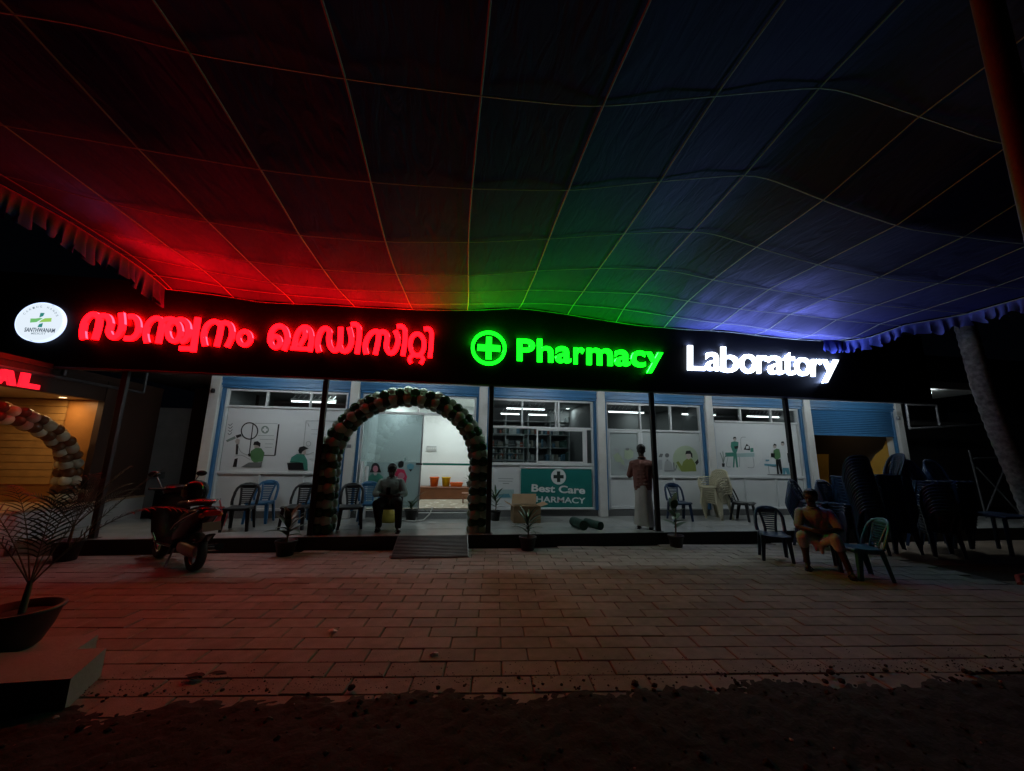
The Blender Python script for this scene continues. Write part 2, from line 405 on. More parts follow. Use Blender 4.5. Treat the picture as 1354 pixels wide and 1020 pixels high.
def print_layer(items, crop, parent, Y, name='illustration'):
    """flat vinyl shapes standing 0.5 mm proud of one another on the plane Y"""
    ks = sorted({it[1] for it in items}); b = MB()
    for n, it in enumerate(items):
        kind, k = it[0], it[1]; y1 = Y-0.0012-0.0005*n; y0 = y1-0.0004; mi = ks.index(k)
        def w(p): q = at_y(*crop(*p), Y); return (q.x, q.z)
        u = (Vector(w((100,0)))-Vector(w((0,0)))).length/100
        if kind == 'P': b.prism_xz([w(p) for p in it[2]], y0, y1, mi)
        elif kind == 'S': b.stroke_xz([w(p) for p in it[3]], it[2]*u, y0, y1, mi, smooth=len(it[3]) > 2)
        elif kind == 'C':
            (cx, cy), rr = it[2], it[3]; ry = it[4] if len(it) > 4 else rr
            b.prism_xz([w((cx+rr*math.cos(2*PI*q/20), cy+ry*math.sin(2*PI*q/20))) for q in range(20)], y0, y1, mi)
        elif kind == 'R':
            (cx, cy), rr = it[3], it[4]
            b.stroke_xz([w((cx+rr*math.cos(2*PI*q/24), cy+rr*math.sin(2*PI*q/24))) for q in range(24)], it[2]*u, y0, y1, mi, smooth=False, closed=True)
    return b.build(name, [ink(k) for k in ks], parent)

def bay_x(i): return PX[i]+HW+0.065, PX[i+1]-HW-0.065
# ---- generic shop window: transom row, film panel row, lower laminate row
def shop_window(i, zt, zs, tm, sm_, film_cols):
    x0, x1 = bay_x(i)
    w = put('window', None, bld)
    rects = [(x0, x0+0.05, 0.372, 3.08), (x1-0.05, x1, 0.372, 3.08), (x0+0.051, x1-0.051, zt-0.025, zt+0.025), (x0+0.051, x1-0.051, zs-0.03, zs+0.03),
             (x0+0.051, x1-0.051, 3.035, 3.08), (x0+0.051, x1-0.051, 0.372, 0.42)]
    for x in tm: rects.append((x-0.022, x+0.022, zt+0.026, 3.034))
    for x in sm_: rects.append((x-0.015, x+0.015, 0.421, zs-0.031))
    for x in film_cols: rects.append((x-0.025, x+0.025, zs+0.031, zt-0.026))
    frame_bars(rects, 'window_frame', w)
    xs = [x0+0.05]+list(tm)+[x1-0.05]
    for a, b in zip(xs, xs[1:]): pane(a+0.023, b-0.023, zt+0.027, 3.033, w)
    xs = [x0+0.05]+list(sm_)+[x1-0.05]
    for a, b in zip(xs, xs[1:]): pane(a+0.016, b-0.016, 0.422, zs-0.032, w, M_panel, name='lower_panel')
    xs = [x0+0.05]+list(film_cols)+[x1-0.05]
    for a, b in zip(xs, xs[1:]): pane(a+0.026, b-0.026, zs+0.032, zt-0.027, w, M_film, name='frosted_panel')
    return w
YI = YG-0.004
w1 = shop_window(0, 2.675, 1.195, (-4.41, -3.46), (-4.36, -3.43), ())
print_layer([
 ('P','w',[(402,342),(546,346),(525,519),(382,515)]), ('S','d',6,[(403,340),(380,518)]), ('S','d',5,[(380,518),(525,521)]), ('S','d',9,[(547,345),(525,521)]), ('S','k',3,[(415,340),(540,342)]),
 ('C','e',(470,376),22), ('P','w',[(464,362),(476,362),(476,370),(484,370),(484,382),(476,382),(476,390),(464,390),(464,382),(456,382),(456,370),(464,370)]),
 ('S','k',3,[(430,408),(520,410)]), ('S','k',3,[(440,430),(520,432)]), ('S','k',3,[(470,455),(515,456)]), ('S','k',3,[(470,475),(510,476)]),
 ('R','d',7,(383,383),46), ('P','d',[(305,408),(335,400),(338,412),(312,424)]), ('P','e',[(250,436),(300,412),(308,424),(258,446)]),
 ('S','n',4,[(265,345),(275,352),(288,340)]), ('S','n',4,[(265,362),(275,369),(288,357)]), ('S','n',4,[(265,379),(275,386),(288,374)]), ('S','n',4,[(262,396),(272,403),(285,391)]),
 ('P','s',[(302,440),(312,425),(330,432),(326,458),(308,456)]), ('P','d',[(308,458),(322,455),(318,515),(305,516)]), ('P','d',[(300,540),(318,535),(311,585),(289,585)]),
 ('S','k',3,[(318,455),(335,500),(380,520)]), ('S','k',3,[(300,525),(340,520),(390,545)]),
 ('P','s',[(410,462),(440,455),(440,482),(425,490),(412,482)]), ('P','d',[(405,462),(410,444),(430,440),(446,452),(443,474),(434,466),(420,462)]),
 ('P','g',[(385,520),(392,495),(420,478),(450,480),(468,505),(458,552),(410,562),(394,545)]), ('P','n',[(337,586),(380,560),(455,558),(449,587)]), ('P','d',[(374,512),(388,508),(392,524),(380,528)]),
 ('S','k',3,[(702,326),(690,500),(745,503)]), ('S','k',3,[(702,326),(880,328)]), ('R','k',3,(715,455),13), ('S','k',4,[(712,340),(718,358)]), ('S','k',2,[(730,375),(800,377)]), ('S','k',2,[(730,400),(860,402)]),
 ('P','s',[(668,500),(700,488),(700,512),(685,524),(668,520)]), ('P','d',[(658,492),(665,474),(690,468),(716,482),(694,490),(680,500),(676,512),(662,506)]),
 ('P','t',[(610,560),(620,530),(650,512),(690,515),(708,545),(711,602),(690,602),(684,560)]), ('P','d',[(595,562),(685,562),(690,602),(602,602)]),
], c3, w1, YI)
w5 = shop_window(4, 2.67, 1.195, (7.71, 8.65), (7.66, 8.62), ())
print_layer([
 ('C','w',(760,520),125,85), ('P','t',[(708,446),(728,440),(750,446),(748,475),(740,502),(718,502),(706,470)]), ('C','s',(729,430),9), ('P','d',[(718,428),(722,416),(734,416),(738,426),(728,424)]),
 ('P','t',[(722,500),(738,500),(748,588),(738,588),(730,530),(726,588),(718,588)]), ('P','d',[(724,470),(748,466),(746,482),(730,484)]),
 ('P','t',[(675,505),(735,503),(735,526),(676,528)]), ('S','k',3,[(765,490),(763,425),(790,418)]), ('P','d',[(778,488),(795,455),(812,470),(815,492)]), ('P','w',[(790,470),(806,466),(808,482),(792,484)]),
 ('P','T',[(740,510),(838,505),(838,528),(742,530)]), ('S','k',3,[(690,530),(682,580),(705,585)]), ('S','k',3,[(755,530),(755,585)]), ('S','k',3,[(830,530),(835,585),(800,588)]), ('P','t',[(815,480),(832,478),(834,500),(816,502)]),
 ('P','d',[(655,565),(672,565),(670,585),(658,585)]), ('S','e',4,[(663,565),(655,530),(645,505)]), ('S','e',4,[(663,565),(663,525),(660,498)]), ('S','e',4,[(663,565),(672,530),(682,515)]),
 ('P','g',[(945,492),(962,482),(978,486),(987,530),(966,545),(946,532)]), ('C','s',(952,470),10), ('P','d',[(942,466),(948,454),(960,458),(962,466),(950,464)]), ('P','d',[(930,508),(952,508),(952,530),(932,530)]),
 ('P','d',[(958,544),(984,540),(996,624),(986,625),(970,565),(976,625),(966,625)]), ('C','s',(996,456),10), ('P','d',[(986,452),(990,442),(1002,442),(1005,456),(998,450)]),
 ('P','w',[(984,478),(1008,472),(1026,545),(1016,592),(994,596),(984,530)]), ('P','b',[(996,590),(1030,590),(1038,626),(1020,626),(1012,604),(1010,627),(998,627)]), ('P','d',[(1020,508),(1028,506),(1036,560),(1028,562)]),
 ('S','b',8,[(900,548),(920,548)]), ('S','b',10,[(893,572),(960,576)]), ('S','k',4,[(915,580),(920,622)]), ('S','n',4,[(910,627),(1060,630)]),
], c6, w5, YI)
# bay 4: door leaf on the left, window on the right
x0, x1 = bay_x(3); w4 = put('window', None, bld); zt, zs = 2.365, 1.18; xm = 4.765
frame_bars([(x0,x0+0.05,0.372,3.08),(x1-0.05,x1,0.372,3.08),(x0+0.051,x1-0.051,zt-0.025,zt+0.025),(x0+0.051,x1-0.051,3.035,3.08),(xm-0.035,xm+0.035,0.372,zt-0.026),(xm-0.022,xm+0.022,zt+0.026,3.034),(5.63-0.022,5.63+0.022,zt+0.026,3.034),
   (xm+0.036,x1-0.051,zs-0.03,zs+0.03),(xm+0.036,x1-0.051,0.372,0.42),(5.62-0.015,5.62+0.015,0.421,zs-0.031)], 'window_frame', w4)
for a, b in ((x0+0.05,xm),(xm,5.63),(5.63,x1-0.05)): pane(a+0.023, b-0.023, zt+0.027, 3.033, w4)
pane(xm+0.037, x1-0.052, zs+0.032, zt-0.027, w4, film_mat('half_film', (0.70,0.74,0.74), 0.25), name='frosted_panel')
for a, b in ((xm+0.03,5.62),(5.62,x1-0.05)): pane(a+0.016, b-0.016, 0.422, zs-0.032, w4, M_panel, name='lower_panel')
print_layer([('C','l',(452,540),72,75), ('P','y',[(400,560),(412,552),(432,580),(440,555),(458,540),(488,538),(508,570),(514,610),(430,611)]), ('P','s',[(456,508),(482,508),(482,534),(470,544),(456,534)]),
  ('P','d',[(450,515),(456,495),(478,493),(490,510),(492,535),(484,530),(480,512),(460,512)]), ('P','d',[(505,560),(522,540),(526,560),(515,575)]),
  ('P','n',[(300,530),(310,510),(326,512),(320,530)]), ('P','k',[(330,610),(335,560),(350,540),(372,560),(385,610)]), ('C','n',(348,520),12), ('P','k',[(290,600),(300,545),(320,545),(322,600)]), ('S','n',4,[(345,545),(352,548)]), ('S','n',4,[(335,608),(390,608)]),
  ('S','n',6,[(388,605),(385,560)]), ('S','n',5,[(395,605),(402,575)])], c6, w4, YI)
dr = put('glass_door', None, bld)
frame_bars([(x0+0.052,x0+0.10,0.385,zt-0.03),(xm-0.085,xm-0.037,0.385,zt-0.03),(x0+0.101,xm-0.086,zt-0.075,zt-0.03),(x0+0.101,xm-0.086,0.385,0.45),(x0+0.101,xm-0.086,zs-0.03,zs+0.02)], 'door_frame', dr)
pane(x0+0.102, xm-0.087, zs+0.022, zt-0.077, dr, film_mat('door_film', (0.62,0.68,0.67), 0.45))
pane(x0+0.102, xm-0.087, 0.452, zs-0.032, dr, M_panel, name='lower_panel')
MB().tube([(xm-0.06,YG-0.055,1.22),(xm-0.06,YG-0.10,1.24),(xm-0.06,YG-0.10,1.46),(xm-0.06,YG-0.055,1.48)], 0.011).build('handle', M_steel, dr)
print_layer([('P','l',[(110,490),(135,480),(160,500),(158,530),(130,545),(108,535)]), ('C','n',(125,485),11,8), ('C','k',(68,490),16,12), ('P','l',[(45,520),(70,505),(95,530),(88,560),(60,555)]), ('P','k',[(80,560),(110,545),(120,600),(78,605)]), ('P','l',[(85,540),(105,545),(110,575),(92,570)])], c6, dr, YI)
# bay 3: pharmacy counter with sliding sash above
x0, x1 = bay_x(2); w3 = put('window', None, bld); zt, zs = 2.365, 1.46
frame_bars([(x0,x0+0.05,0.372,3.08),(x1-0.05,x1,0.372,3.08),(x0+0.051,x1-0.051,zt-0.03,zt+0.03),(x0+0.051,x1-0.051,zs-0.035,zs+0.035),(x0+0.051,x1-0.051,3.035,3.08),(x0+0.051,x1-0.051,0.372,0.42),
   (1.58,1.62,zt+0.031,3.034),(2.53,2.57,zt+0.031,3.034),(2.46,2.49,zt+0.031,3.034),(3.24,3.285,zs+0.036,zt-0.031),(1.56,1.605,0.421,zs-0.036)], 'window_frame', w3)
frame_bars([(1.97,2.01,zs+0.037,zt-0.032),(3.17,3.235,zs+0.037,zt-0.032),(2.011,3.169,zt-0.07,zt-0.032),(2.011,3.169,zs+0.037,zs+0.075)], 'sliding_sash', w3, y0=YG-0.045, y1=YG-0.015)
for a, b in ((x0+0.05,1.6),(1.6,2.475),(2.55,x1-0.05)): pane(a+0.022, b-0.022, zt+0.032, 3.033, w3)
pane(x0+0.052, 1.968, zs+0.037, zt-0.032, w3); pane(2.012, 3.168, zs+0.076, zt-0.071, w3, y=YG-0.03); pane(3.287, x1-0.052, zs+0.037, zt-0.032, w3)
pane(x0+0.052, 1.558, 0.422, zs-0.037, w3, M_film, name='frosted_panel'); pane(1.607, x1-0.052, 0.422, zs-0.037, w3, M_panel, name='lower_panel')
print_layer([('P','T',[(70,712),(168,712),(168,762),(70,762)]), ('S','k',3,[(80,650),(165,652)]), ('S','k',3,[(80,664),(160,666)]), ('S','k',4,[(105,678),(140,678)]), ('P','b',[(80,740),(140,735),(150,756),(84,758)])], c5, w3, YI)

# bay 2: glazed entrance
x0, x1 = bay_x(1); ent = put('entrance', None, bld); zt = 2.63; xd = -0.83
frame_bars([(x0,x0+0.05,0.30,3.08),(x1-0.05,x1,0.30,3.08),(x0+0.051,x1-0.051,zt-0.03,zt+0.03),(x0+0.051,x1-0.051,3.035,3.08),(-0.99,-0.95,zt+0.031,3.034)], 'entrance_frame', ent)
MB().bbox(xd-0.03, xd+0.005, YG-0.02, YG+0.02, 0.41, zt-0.031, 0.006).build('door_post', M_steel, ent)
pane(x0+0.052, -1.0, zt+0.032, 3.033, ent); pane(-0.94, x1-0.052, zt+0.032, 3.033, ent)
pane(x0+0.052, xd-0.032, 0.42, zt-0.032, ent, glass_mat('side_glass', (0.55,0.63,0.65), 0.12))
fl = MB().box(-2.08, xd-0.034, YG-0.007, YG-0.0045, 0.44, 1.47).build('film_band', film_mat('teal_film', (0.45,0.58,0.58), 0.40), ent)
print_layer([('C','d',(325,592),24,30), ('P','d',[(300,595),(350,595),(358,616),(292,616)]), ('C','p',(325,596),15,18), ('P','t',[(280,690),(285,640),(310,622),(345,622),(368,640),(370,690)]), ('P','s',[(312,616),(338,616),(330,632),(318,632)]),
  ('P','d',[(452,575),(455,556),(472,550),(485,560),(482,582),(470,590),(456,590)]), ('P','r',[(415,632),(425,612),(450,594),(486,600),(503,640),(490,690),(455,692),(452,640)]), ('C','p',(470,635),19), ('P','d',[(455,690),(487,690),(480,760),(472,800),(460,760)]),
  ('P','b',[(500,575),(520,565),(543,575),(540,592),(522,610),(505,596)]), ('P','d',[(512,598),(534,598),(522,612)]), ('C','T',(493,545),8,11)], c4, ent, YG-0.0075)
dl = put('sliding_glass_leaf', None, ent)
pane(xd+0.008, 0.36, 0.42, zt-0.032, dl, glass_mat('clear_door_glass', (0.96,0.98,0.98), 0.03), y=YG+0.03)
MB().bbox(-0.95, -0.80, YG-0.06, YG-0.045, 1.41, 1.45, 0.004).build('handle', M_dark, dl)
MB().box(-0.80, 0.36, YG+0.02, YG+0.026, 1.405, 1.455).build('safety_stripe', mat('teal_stripe', (0.0,0.22,0.16), 0.4), dl)
MB().box(-0.82, 0.42, 9.18, 9.399, ZP, 0.34).build('entrance_step', mat('step_granite', (0.24,0.25,0.25), 0.35, var=0.2, scale=40), ent)
# bay 6: half-lowered corrugated shutter
x0, x1 = bay_x(5); b = MB(); prof = []
for k in range(13*4+1):
    z = 2.42 + (3.08-2.42)*k/52; prof.append((YP+0.02+0.010*math.sin(2*PI*k/4), z))
b.loft([[(x0-0.05,y,z) for y,z in prof]+[(x0-0.05,y+0.012,z) for y,z in reversed(prof)], [(x1+0.05,y,z) for y,z in prof]+[(x1+0.05,y+0.012,z) for y,z in reversed(prof)]], smooth=False)
sh = b.build('roller_shutter', M_blue, bld)
yw = lambda p: (lambda q: (q.y, q.z))(at_x(*c7(*p), 12.66))
def yz_slab(poly, xa, xb, name, m):
    n = len(poly); MB().add([(xa,y,z) for y,z in poly]+[(xb,y,z) for y,z in poly], [tuple(range(n)), tuple(range(2*n-1,n-1,-1))]+[(i,i+n,(i+1)%n+n,(i+1)%n) for i in range(n)]).build(name, m, bld)
yz_slab([yw(p) for p in [(606,345),(640,318),(652,285),(700,262),(712,430),(690,640),(600,640),(560,415)]], 12.64, 12.675, 'stair_wall', MATS['yellow_wall'])
yz_slab([yw(p) for p in [(325,343),(392,343),(395,560),(325,560)]], 12.64, 12.675, 'low_wall', MATS['yellow_wall'])
MB().bbox(x0-0.05, x1+0.05, YP+0.0, YP+0.05, 2.36, 2.417, 0.008).build('bottom_rail', M_blue, sh)
MB().bbox(PX[6]-0.16, PX[6]-0.06, YP-0.16, YP-0.105, 2.85, 2.95, 0.01).build('lamp_box', M_steel, bld)
for x in (PX[0]+0.02, ):
    MB().lathe([(0.0,-0.05),(0.035,-0.05),(0.045,0.0),(0.03,0.05),(0,0.05)], (x, YP-0.19, 2.98), 10).build('security_camera', M_dark, bld)
for x in (PX[1]-0.02, PX[2]+0.03): MB().bbox(x-0.05, x+0.05, YP-0.118, YP-0.10, 1.78, 1.86, 0.005).build('switch_plate', M_steel, bld)

# ---- interior lamps
def tube_lamp(x, y, z, label, L_=1.1, s=E_INT):
    t = thing('tube_light', label, 'lamp', (x, y, z), group='tube lights inside the shop bays')
    MB().bbox(x-L_/2, x+L_/2, y-0.03, y+0.03, z+0.02, z+0.07, 0.005).build('housing', M_white, t)
    MB().tube([(x-L_/2+0.02,y,z),(x+L_/2-0.02,y,z)], 0.018, 8).build('tube', emat('tube_glow', (0.95,1.0,1.0), s), t)
    gr = MB()
    for k in range(9): gr.obar((x-L_/2+0.06+k*0.12, y-0.02, z+0.08), (x-L_/2+0.12+k*0.12, y-0.02, z+0.16), 0.02, 0.02)
    gr.build('hanger', M_alu, t)
    for xx in (x-L_/2+0.1, x+L_/2-0.1): MB().tube([(xx,y,z+0.07),(xx,y,3.17)], 0.005, 6).build('rod', M_steel, t)
for x, lb in ((-3.67,'tube light behind the clipboard poster window'), (-1.0,'tube light over the glass entrance'), (1.83,'tube light in the pharmacy window above the counter'), (4.75,'tube light above the glass door with green figures'), (7.0,'tube light at the left of the hospital bed poster window'), (9.1,'tube light at the right of the hospital bed poster window')):
    tube_lamp(x, 10.2, 2.93, lb)
for x, y, lb in ((1.55,11.3,'short tube light deep inside the pharmacy, left one'), (2.4,11.3,'short tube light deep inside the pharmacy, right one')): tube_lamp(x, y, 2.90, lb, 0.6)
def downlight(x, y, z, col, watt, label, group, glow=8):
    t = thing('downlight', label, 'lamp', (x, y, z), group=group)
    MB().lathe([(0.055,-0.004),(0.085,-0.012),(0.09,0.0)], (x,y,z), 16).build('trim_ring', M_white, t)
    MB().lathe([(0.0,-0.006),(0.055,-0.006)], (x,y,z), 16).build('diffuser', emat('downlight_glow_%d%d' % (col[2]*10, glow), col, glow), t)
    if watt:
        ld = bpy.data.lights.new('downlight_lamp', 'AREA'); ld.shape = 'DISK'; ld.size = 0.12; ld.energy = watt; ld.color = col
        lo = bpy.data.objects.new('lamp', ld); COL.objects.link(lo); lo.parent = t; lo.location = (0,0,-0.02)
CW = (0.92,1.0,0.98)
for p, w_, lb in ((at_z(353,517,3.14),1.5,'downlight behind the left transom pane of the clipboard poster window'), (at_z(441,521,3.14),1.5,'downlight behind the right transom pane of the clipboard poster window'),
              (at_z(527,535,3.14),9,'downlight in the entrance room, left one'), (at_z(611,527,3.14),16,'downlight in the entrance room, right one'), (at_z(718,555,3.14),3,'downlight inside the pharmacy'), (at_z(818,551,3.14),3,'downlight behind the glass door with green figures')):
    downlight(p.x, min(p.y, 11.6), 3.165, CW, w_, lb, 'ceiling downlights inside the shop')
downlight(-0.2, 11.0, 3.165, CW, 16, 'downlight near the back wall over the buckets', 'ceiling downlights inside the shop')
downlight(11.9, 10.9, 3.165, (1.0,0.72,0.4), 2.2, 'downlight in the yellow room behind the half open shutter', 'ceiling downlights inside the shop')
# soffit tubes under the porch roof, behind the sign
for x in (-4.0, -1.0, 2.1, 5.15, 8.2, 11.0):
    t = thing('porch_tube_light', 'tube light under the porch roof behind '+{-4.0:'the first red word of the sign',-1.0:'the second red word of the sign',2.1:'the green cross of the sign',5.15:'the end of the green Pharmacy letters',8.2:'the white Laboratory letters',11.0:'the blank right end of the sign'}[x], 'lamp', (x, 7.70, 3.36), group='tube lights under the porch roof')
    MB().bbox(x-0.62, x+0.62, 7.67, 7.73, 3.37, 3.415, 0.005).build('housing', M_white, t)
    MB().tube([(x-0.6,7.70,3.345),(x+0.6,7.70,3.345)], 0.016, 8).build('tube', emat('porch_tube_glow', (0.86,0.97,1.0), E_TUBE), t)

# ---- entrance room furniture
dk = thing('reception_bench', 'long brown wooden bench along the white back wall', 'bench', (-0.2, 11.7, 0.4))
MB().bbox(-1.10, 0.90, 11.45, 11.95, 0.40, 0.70, 0.01).build('base', mat('brown_laminate', (0.17,0.055,0.02), 0.4, var=0.2, scale=4), dk)
MB().bbox(-1.12, 0.92, 11.42, 11.97, 0.702, 0.74, 0.01).build('top', mat('brown_laminate', (0,0,0)), dk)
def bucket(x, y, z, r, h, m, lb, name='bucket'):
    t = thing(name, lb, 'bucket', (x,y,z))
    MB().lathe([(0,0),(r*0.75,0),(r,h),(r*1.06,h),(r*1.06,h-0.02),(r*0.96,h-0.02),(r*0.7,0.015),(0,0.015)], (x,y,z), 20).build('tub', m, t)
    MB().tube([(x+r*math.cos(a),y-0.02,z+h+r*0.5*math.sin(a)) for a in [PI*k/12 for k in range(13)]], 0.006, 6).build('bail', M_white, t)
bucket(-0.62,11.65,0.74,0.135,0.27,mat('orange_plastic',(0.75,0.13,0.015),0.35),'orange plastic bucket on the brown bench')
bucket(-0.28,11.65,0.74,0.13,0.27,mat('yellow_plastic',(0.70,0.42,0.01),0.35),'yellow plastic bucket on the brown bench')
MB().loft([[(-0.13,11.55,0.742),(0.18,11.55,0.742),(0.18,11.75,0.742),(-0.13,11.75,0.742)],[(-0.17,11.5,0.86),(0.22,11.5,0.86),(0.22,11.8,0.86),(-0.17,11.8,0.86)],[(-0.14,11.53,0.86),(0.19,11.53,0.86),(0.19,11.77,0.86),(-0.14,11.77,0.86)],[(-0.11,11.57,0.76),(0.16,11.57,0.76),(0.16,11.73,0.76),(-0.11,11.73,0.76)]], smooth=False).build('basin', MATS['orange_plastic'], label='low orange plastic basin beside the yellow bucket', cat='basin')
cb = thing('wooden_crate', 'small dark wooden stool by the right side of the entrance room', 'stool', (0.30, 10.6, 0.4))
MB().bbox(0.18,0.46,10.45,10.75,0.62,0.66,0.006).build('top', MATS['brown_laminate'], cb)
for xx in (0.20,0.42):
    for yy in (10.47,10.71): MB().bbox(xx,xx+0.03,yy,yy+0.03,0.40,0.619,0.004).build('leg', MATS['brown_laminate'], cb)
sb = thing('switch_board', 'white electrical switch board on the entrance room wall', 'switch', (-0.78,11.98,1.8))
MB().bbox(-0.92,-0.62,11.965,11.998,1.76,1.92,0.006).build('plate', mat('switch_grey',(0.45,0.46,0.46),0.4), sb)
for k in range(5): MB().bbox(-0.90+k*0.055,-0.86+k*0.055,11.957,11.966,1.81,1.87,0.003).build('switch', M_white, sb)

# ---- pharmacy shelves seen through the sash
M_shelf = mat('shelf_metal', (0.5,0.53,0.54), 0.4)
shf = thing('medicine_shelf', 'grey metal medicine shelf with packed rows behind the counter window', 'shelf', (2.1, 11.7, 0.4))
for x in (0.75,1.45,2.15,2.85,3.45): MB().bbox(x-0.02,x+0.02,11.5,11.95,0.4,2.9,0.004).build('upright', M_shelf, shf)
for z in (0.7,1.1,1.5,1.9,2.3,2.7): MB().bbox(0.75,3.45,11.48,11.94,z,z+0.025,0.004).build('shelf_board', M_shelf, shf)
gd = MB()
for z in (0.725,1.125,1.525,1.925,2.325):
    x = 0.80
    while x < 3.38:
        w_ = random.uniform(0.05,0.13); h = random.uniform(0.10,0.27)
        if random.random() < 0.85: gd.box(x,x+w_,11.55,11.8,z+0.001,z+h,random.randrange(5))
        x += w_+random.uniform(0.004,0.03)
gd.build('packed_medicines', [mat('box_a',(0.6,0.62,0.62),0.5),mat('box_b',(0.12,0.25,0.35),0.5),mat('box_c',(0.35,0.33,0.28),0.5),mat('box_d',(0.06,0.12,0.10),0.5),mat('box_e',(0.4,0.12,0.08),0.5)], shf, kind='stuff')
rk = thing('display_rack', 'small white wire rack standing behind the left counter pane', 'rack', (1.35, 10.3, 0.4))
for x in (0.85,1.30,1.78): MB().bbox(x-0.012,x+0.012,10.2,10.225,0.4,2.25,0.003).build('upright', M_shelf, rk)
for z in (1.55,1.72,1.95,2.2): MB().bbox(0.84,1.79,10.19,10.40,z,z+0.015,0.003).build('shelf_board', M_shelf, rk)
gd = MB()
for z in (1.566,1.736):
    for k in range(12): gd.lathe([(0,0),(0.028,0),(0.028,0.07),(0.012,0.09),(0.012,0.11),(0,0.11)],(0.90+k*0.072,10.3,z),8,k%3)
gd.build('bottles', [MATS['box_d'],MATS['box_a'],MATS['box_c']], rk, kind='stuff')

# ================================================================== SIGN
YS = 7.42
sign = thing('shop_sign', 'long black fascia sign with glowing red, green and white letters', 'sign', (2.0, YS, 3.05))
ZB = 3.05; ZT = 4.72
MB().box(-9.2, 11.2, YS, YS+0.10, ZB, ZT).build('board', M_black, sign)
MB().bbox(-9.2, 11.2, YS-0.006, YS+0.106, ZB-0.03, ZB-0.002, 0.004).build('bottom_trim', mat('trim_grey',(0.09,0.09,0.095),0.4,0.3), sign)
def lw(crop):
    def f(p): q = at_y(*crop(*p), YS-0.05); return (q.x, q.z)
    return f
RED = emat('red_letter', (1.0,0.0019,0.0045), E_RED); GRN = emat('green_letter', (0.0036,1.0,0.0085), E_GREEN); WHT = emat('white_letter', (0.86,0.93,1.0), E_WHITE)
A5 = lw(lambda x, y: (100+x/5.416, 390+y/5.416)); B5 = lw(lambda x, y: (340+x/5.416, 410+y/5.416))
def glyph(strokes, f, m, w0=45):
    b = MB(); u = 0.0
    q0, q1 = Vector(f((0,200))), Vector(f((1354,250))); u = (q1-q0).length/1355
    for n, st in enumerate(strokes):
        w_ = st[1] if len(st) > 1 and st[1] else w0; yy = YS-0.055-0.003*n
        if st[0] == 'E':
            (cx, cy), rx, ry = st[2]; tilt = st[3] if len(st) > 3 else 0
            pts = [(cx+rx*math.cos(t)*1.0+ry*math.sin(t)*-tilt, cy+ry*math.sin(t)) for t in [2*PI*k/28 for k in range(28)]]
            b.stroke_xz([f(p) for p in pts], w_*u*0.80, yy, YS-0.012, smooth=False, closed=True)
        else:
            b.stroke_xz([f(p) for p in st[2]], w_*u*0.80, yy, YS-0.012, smooth=len(st[2]) > 2)
    return b.build('letter', m, sign)
L_ = 'L'
glyph([(L_,52,[(52,316),(48,262),(62,195),(98,150),(132,139),(160,158)]), (L_,48,[(170,158),(158,235),(132,319)]), (L_,50,[(158,172),(192,150),(232,160),(248,205),(236,262),(255,300),(285,302),(315,272),(332,212),(326,131)])], A5, RED)
glyph([(L_,48,[(374,158),(408,154),(440,182),(449,232),(434,284),(396,311),(345,309)])], A5, RED)
glyph([(L_,46,[(508,341),(498,280),(514,215),(548,176),(584,166),(614,184)]), (L_,45,[(622,182),(608,250),(588,346)]), ('E',46,((704,262),46,70)), (L_,42,[(612,206),(645,178),(688,172),(722,186)]), (L_,46,[(722,184),(765,178),(802,210),(807,265),(790,318),(752,338)]), (L_,43,[(874,164),(858,270),(838,409)]), (L_,42,[(858,388),(744,384)])], A5, RED)
glyph([(L_,47,[(924,363),(914,300),(930,236),(965,198),(1002,192),(1032,212)]), (L_,45,[(1040,205),(1030,275),(1006,369)]), (L_,47,[(1028,216),(1065,200),(1102,212),(1120,255),(1112,312),(1082,374)])], A5, RED)
glyph([('E',43,((1208,310),43,49))], A5, RED)
glyph([('E',40,((130,228),33,40)), (L_,44,[(93,235),(96,180),(120,132),(160,114),(198,136),(216,188),(210,240),(190,289)])], B5, RED)
glyph([(L_,42,[(262,285),(272,215),(295,155),(330,124),(365,130),(386,170),(386,225),(374,297)]), (L_,36,[(340,140),(340,190),(322,225),(300,258)]), (L_,34,[(238,273),(392,281)])], B5, RED)
glyph([(L_,44,[(442,299),(431,250),(440,190),(464,142),(495,132),(517,155),(513,205),(520,255),(545,288),(575,280),(592,235),(598,124)]), (L_,44,[(588,250),(606,288),(640,292),(668,255),(674,195),(658,126)])], B5, RED)
glyph([(L_,42,[(671,106),(705,102),(728,130),(728,205),(713,312)])], B5, RED)
glyph([(L_,44,[(780,314),(772,262),(788,205),(822,162),(858,154),(880,172)]), (L_,42,[(872,165),(862,240),(844,319)]), (L_,44,[(866,172),(898,156),(926,172),(930,215),(924,265),(945,305),(975,302),(1000,262),(1008,205),(988,148)])], B5, RED)
glyph([(L_,42,[(1000,120),(1034,117),(1057,145),(1058,220),(1042,326)])], B5, RED)
glyph([('E',40,((1146,248),50,78)), (L_,34,[(1102,380),(1090,355),(1110,328),(1150,322),(1178,335),(1186,358),(1170,385)])], B5, RED)
glyph([(L_,40,[(1194,138),(1225,134),(1247,160),(1247,235),(1237,341)])], B5, RED)
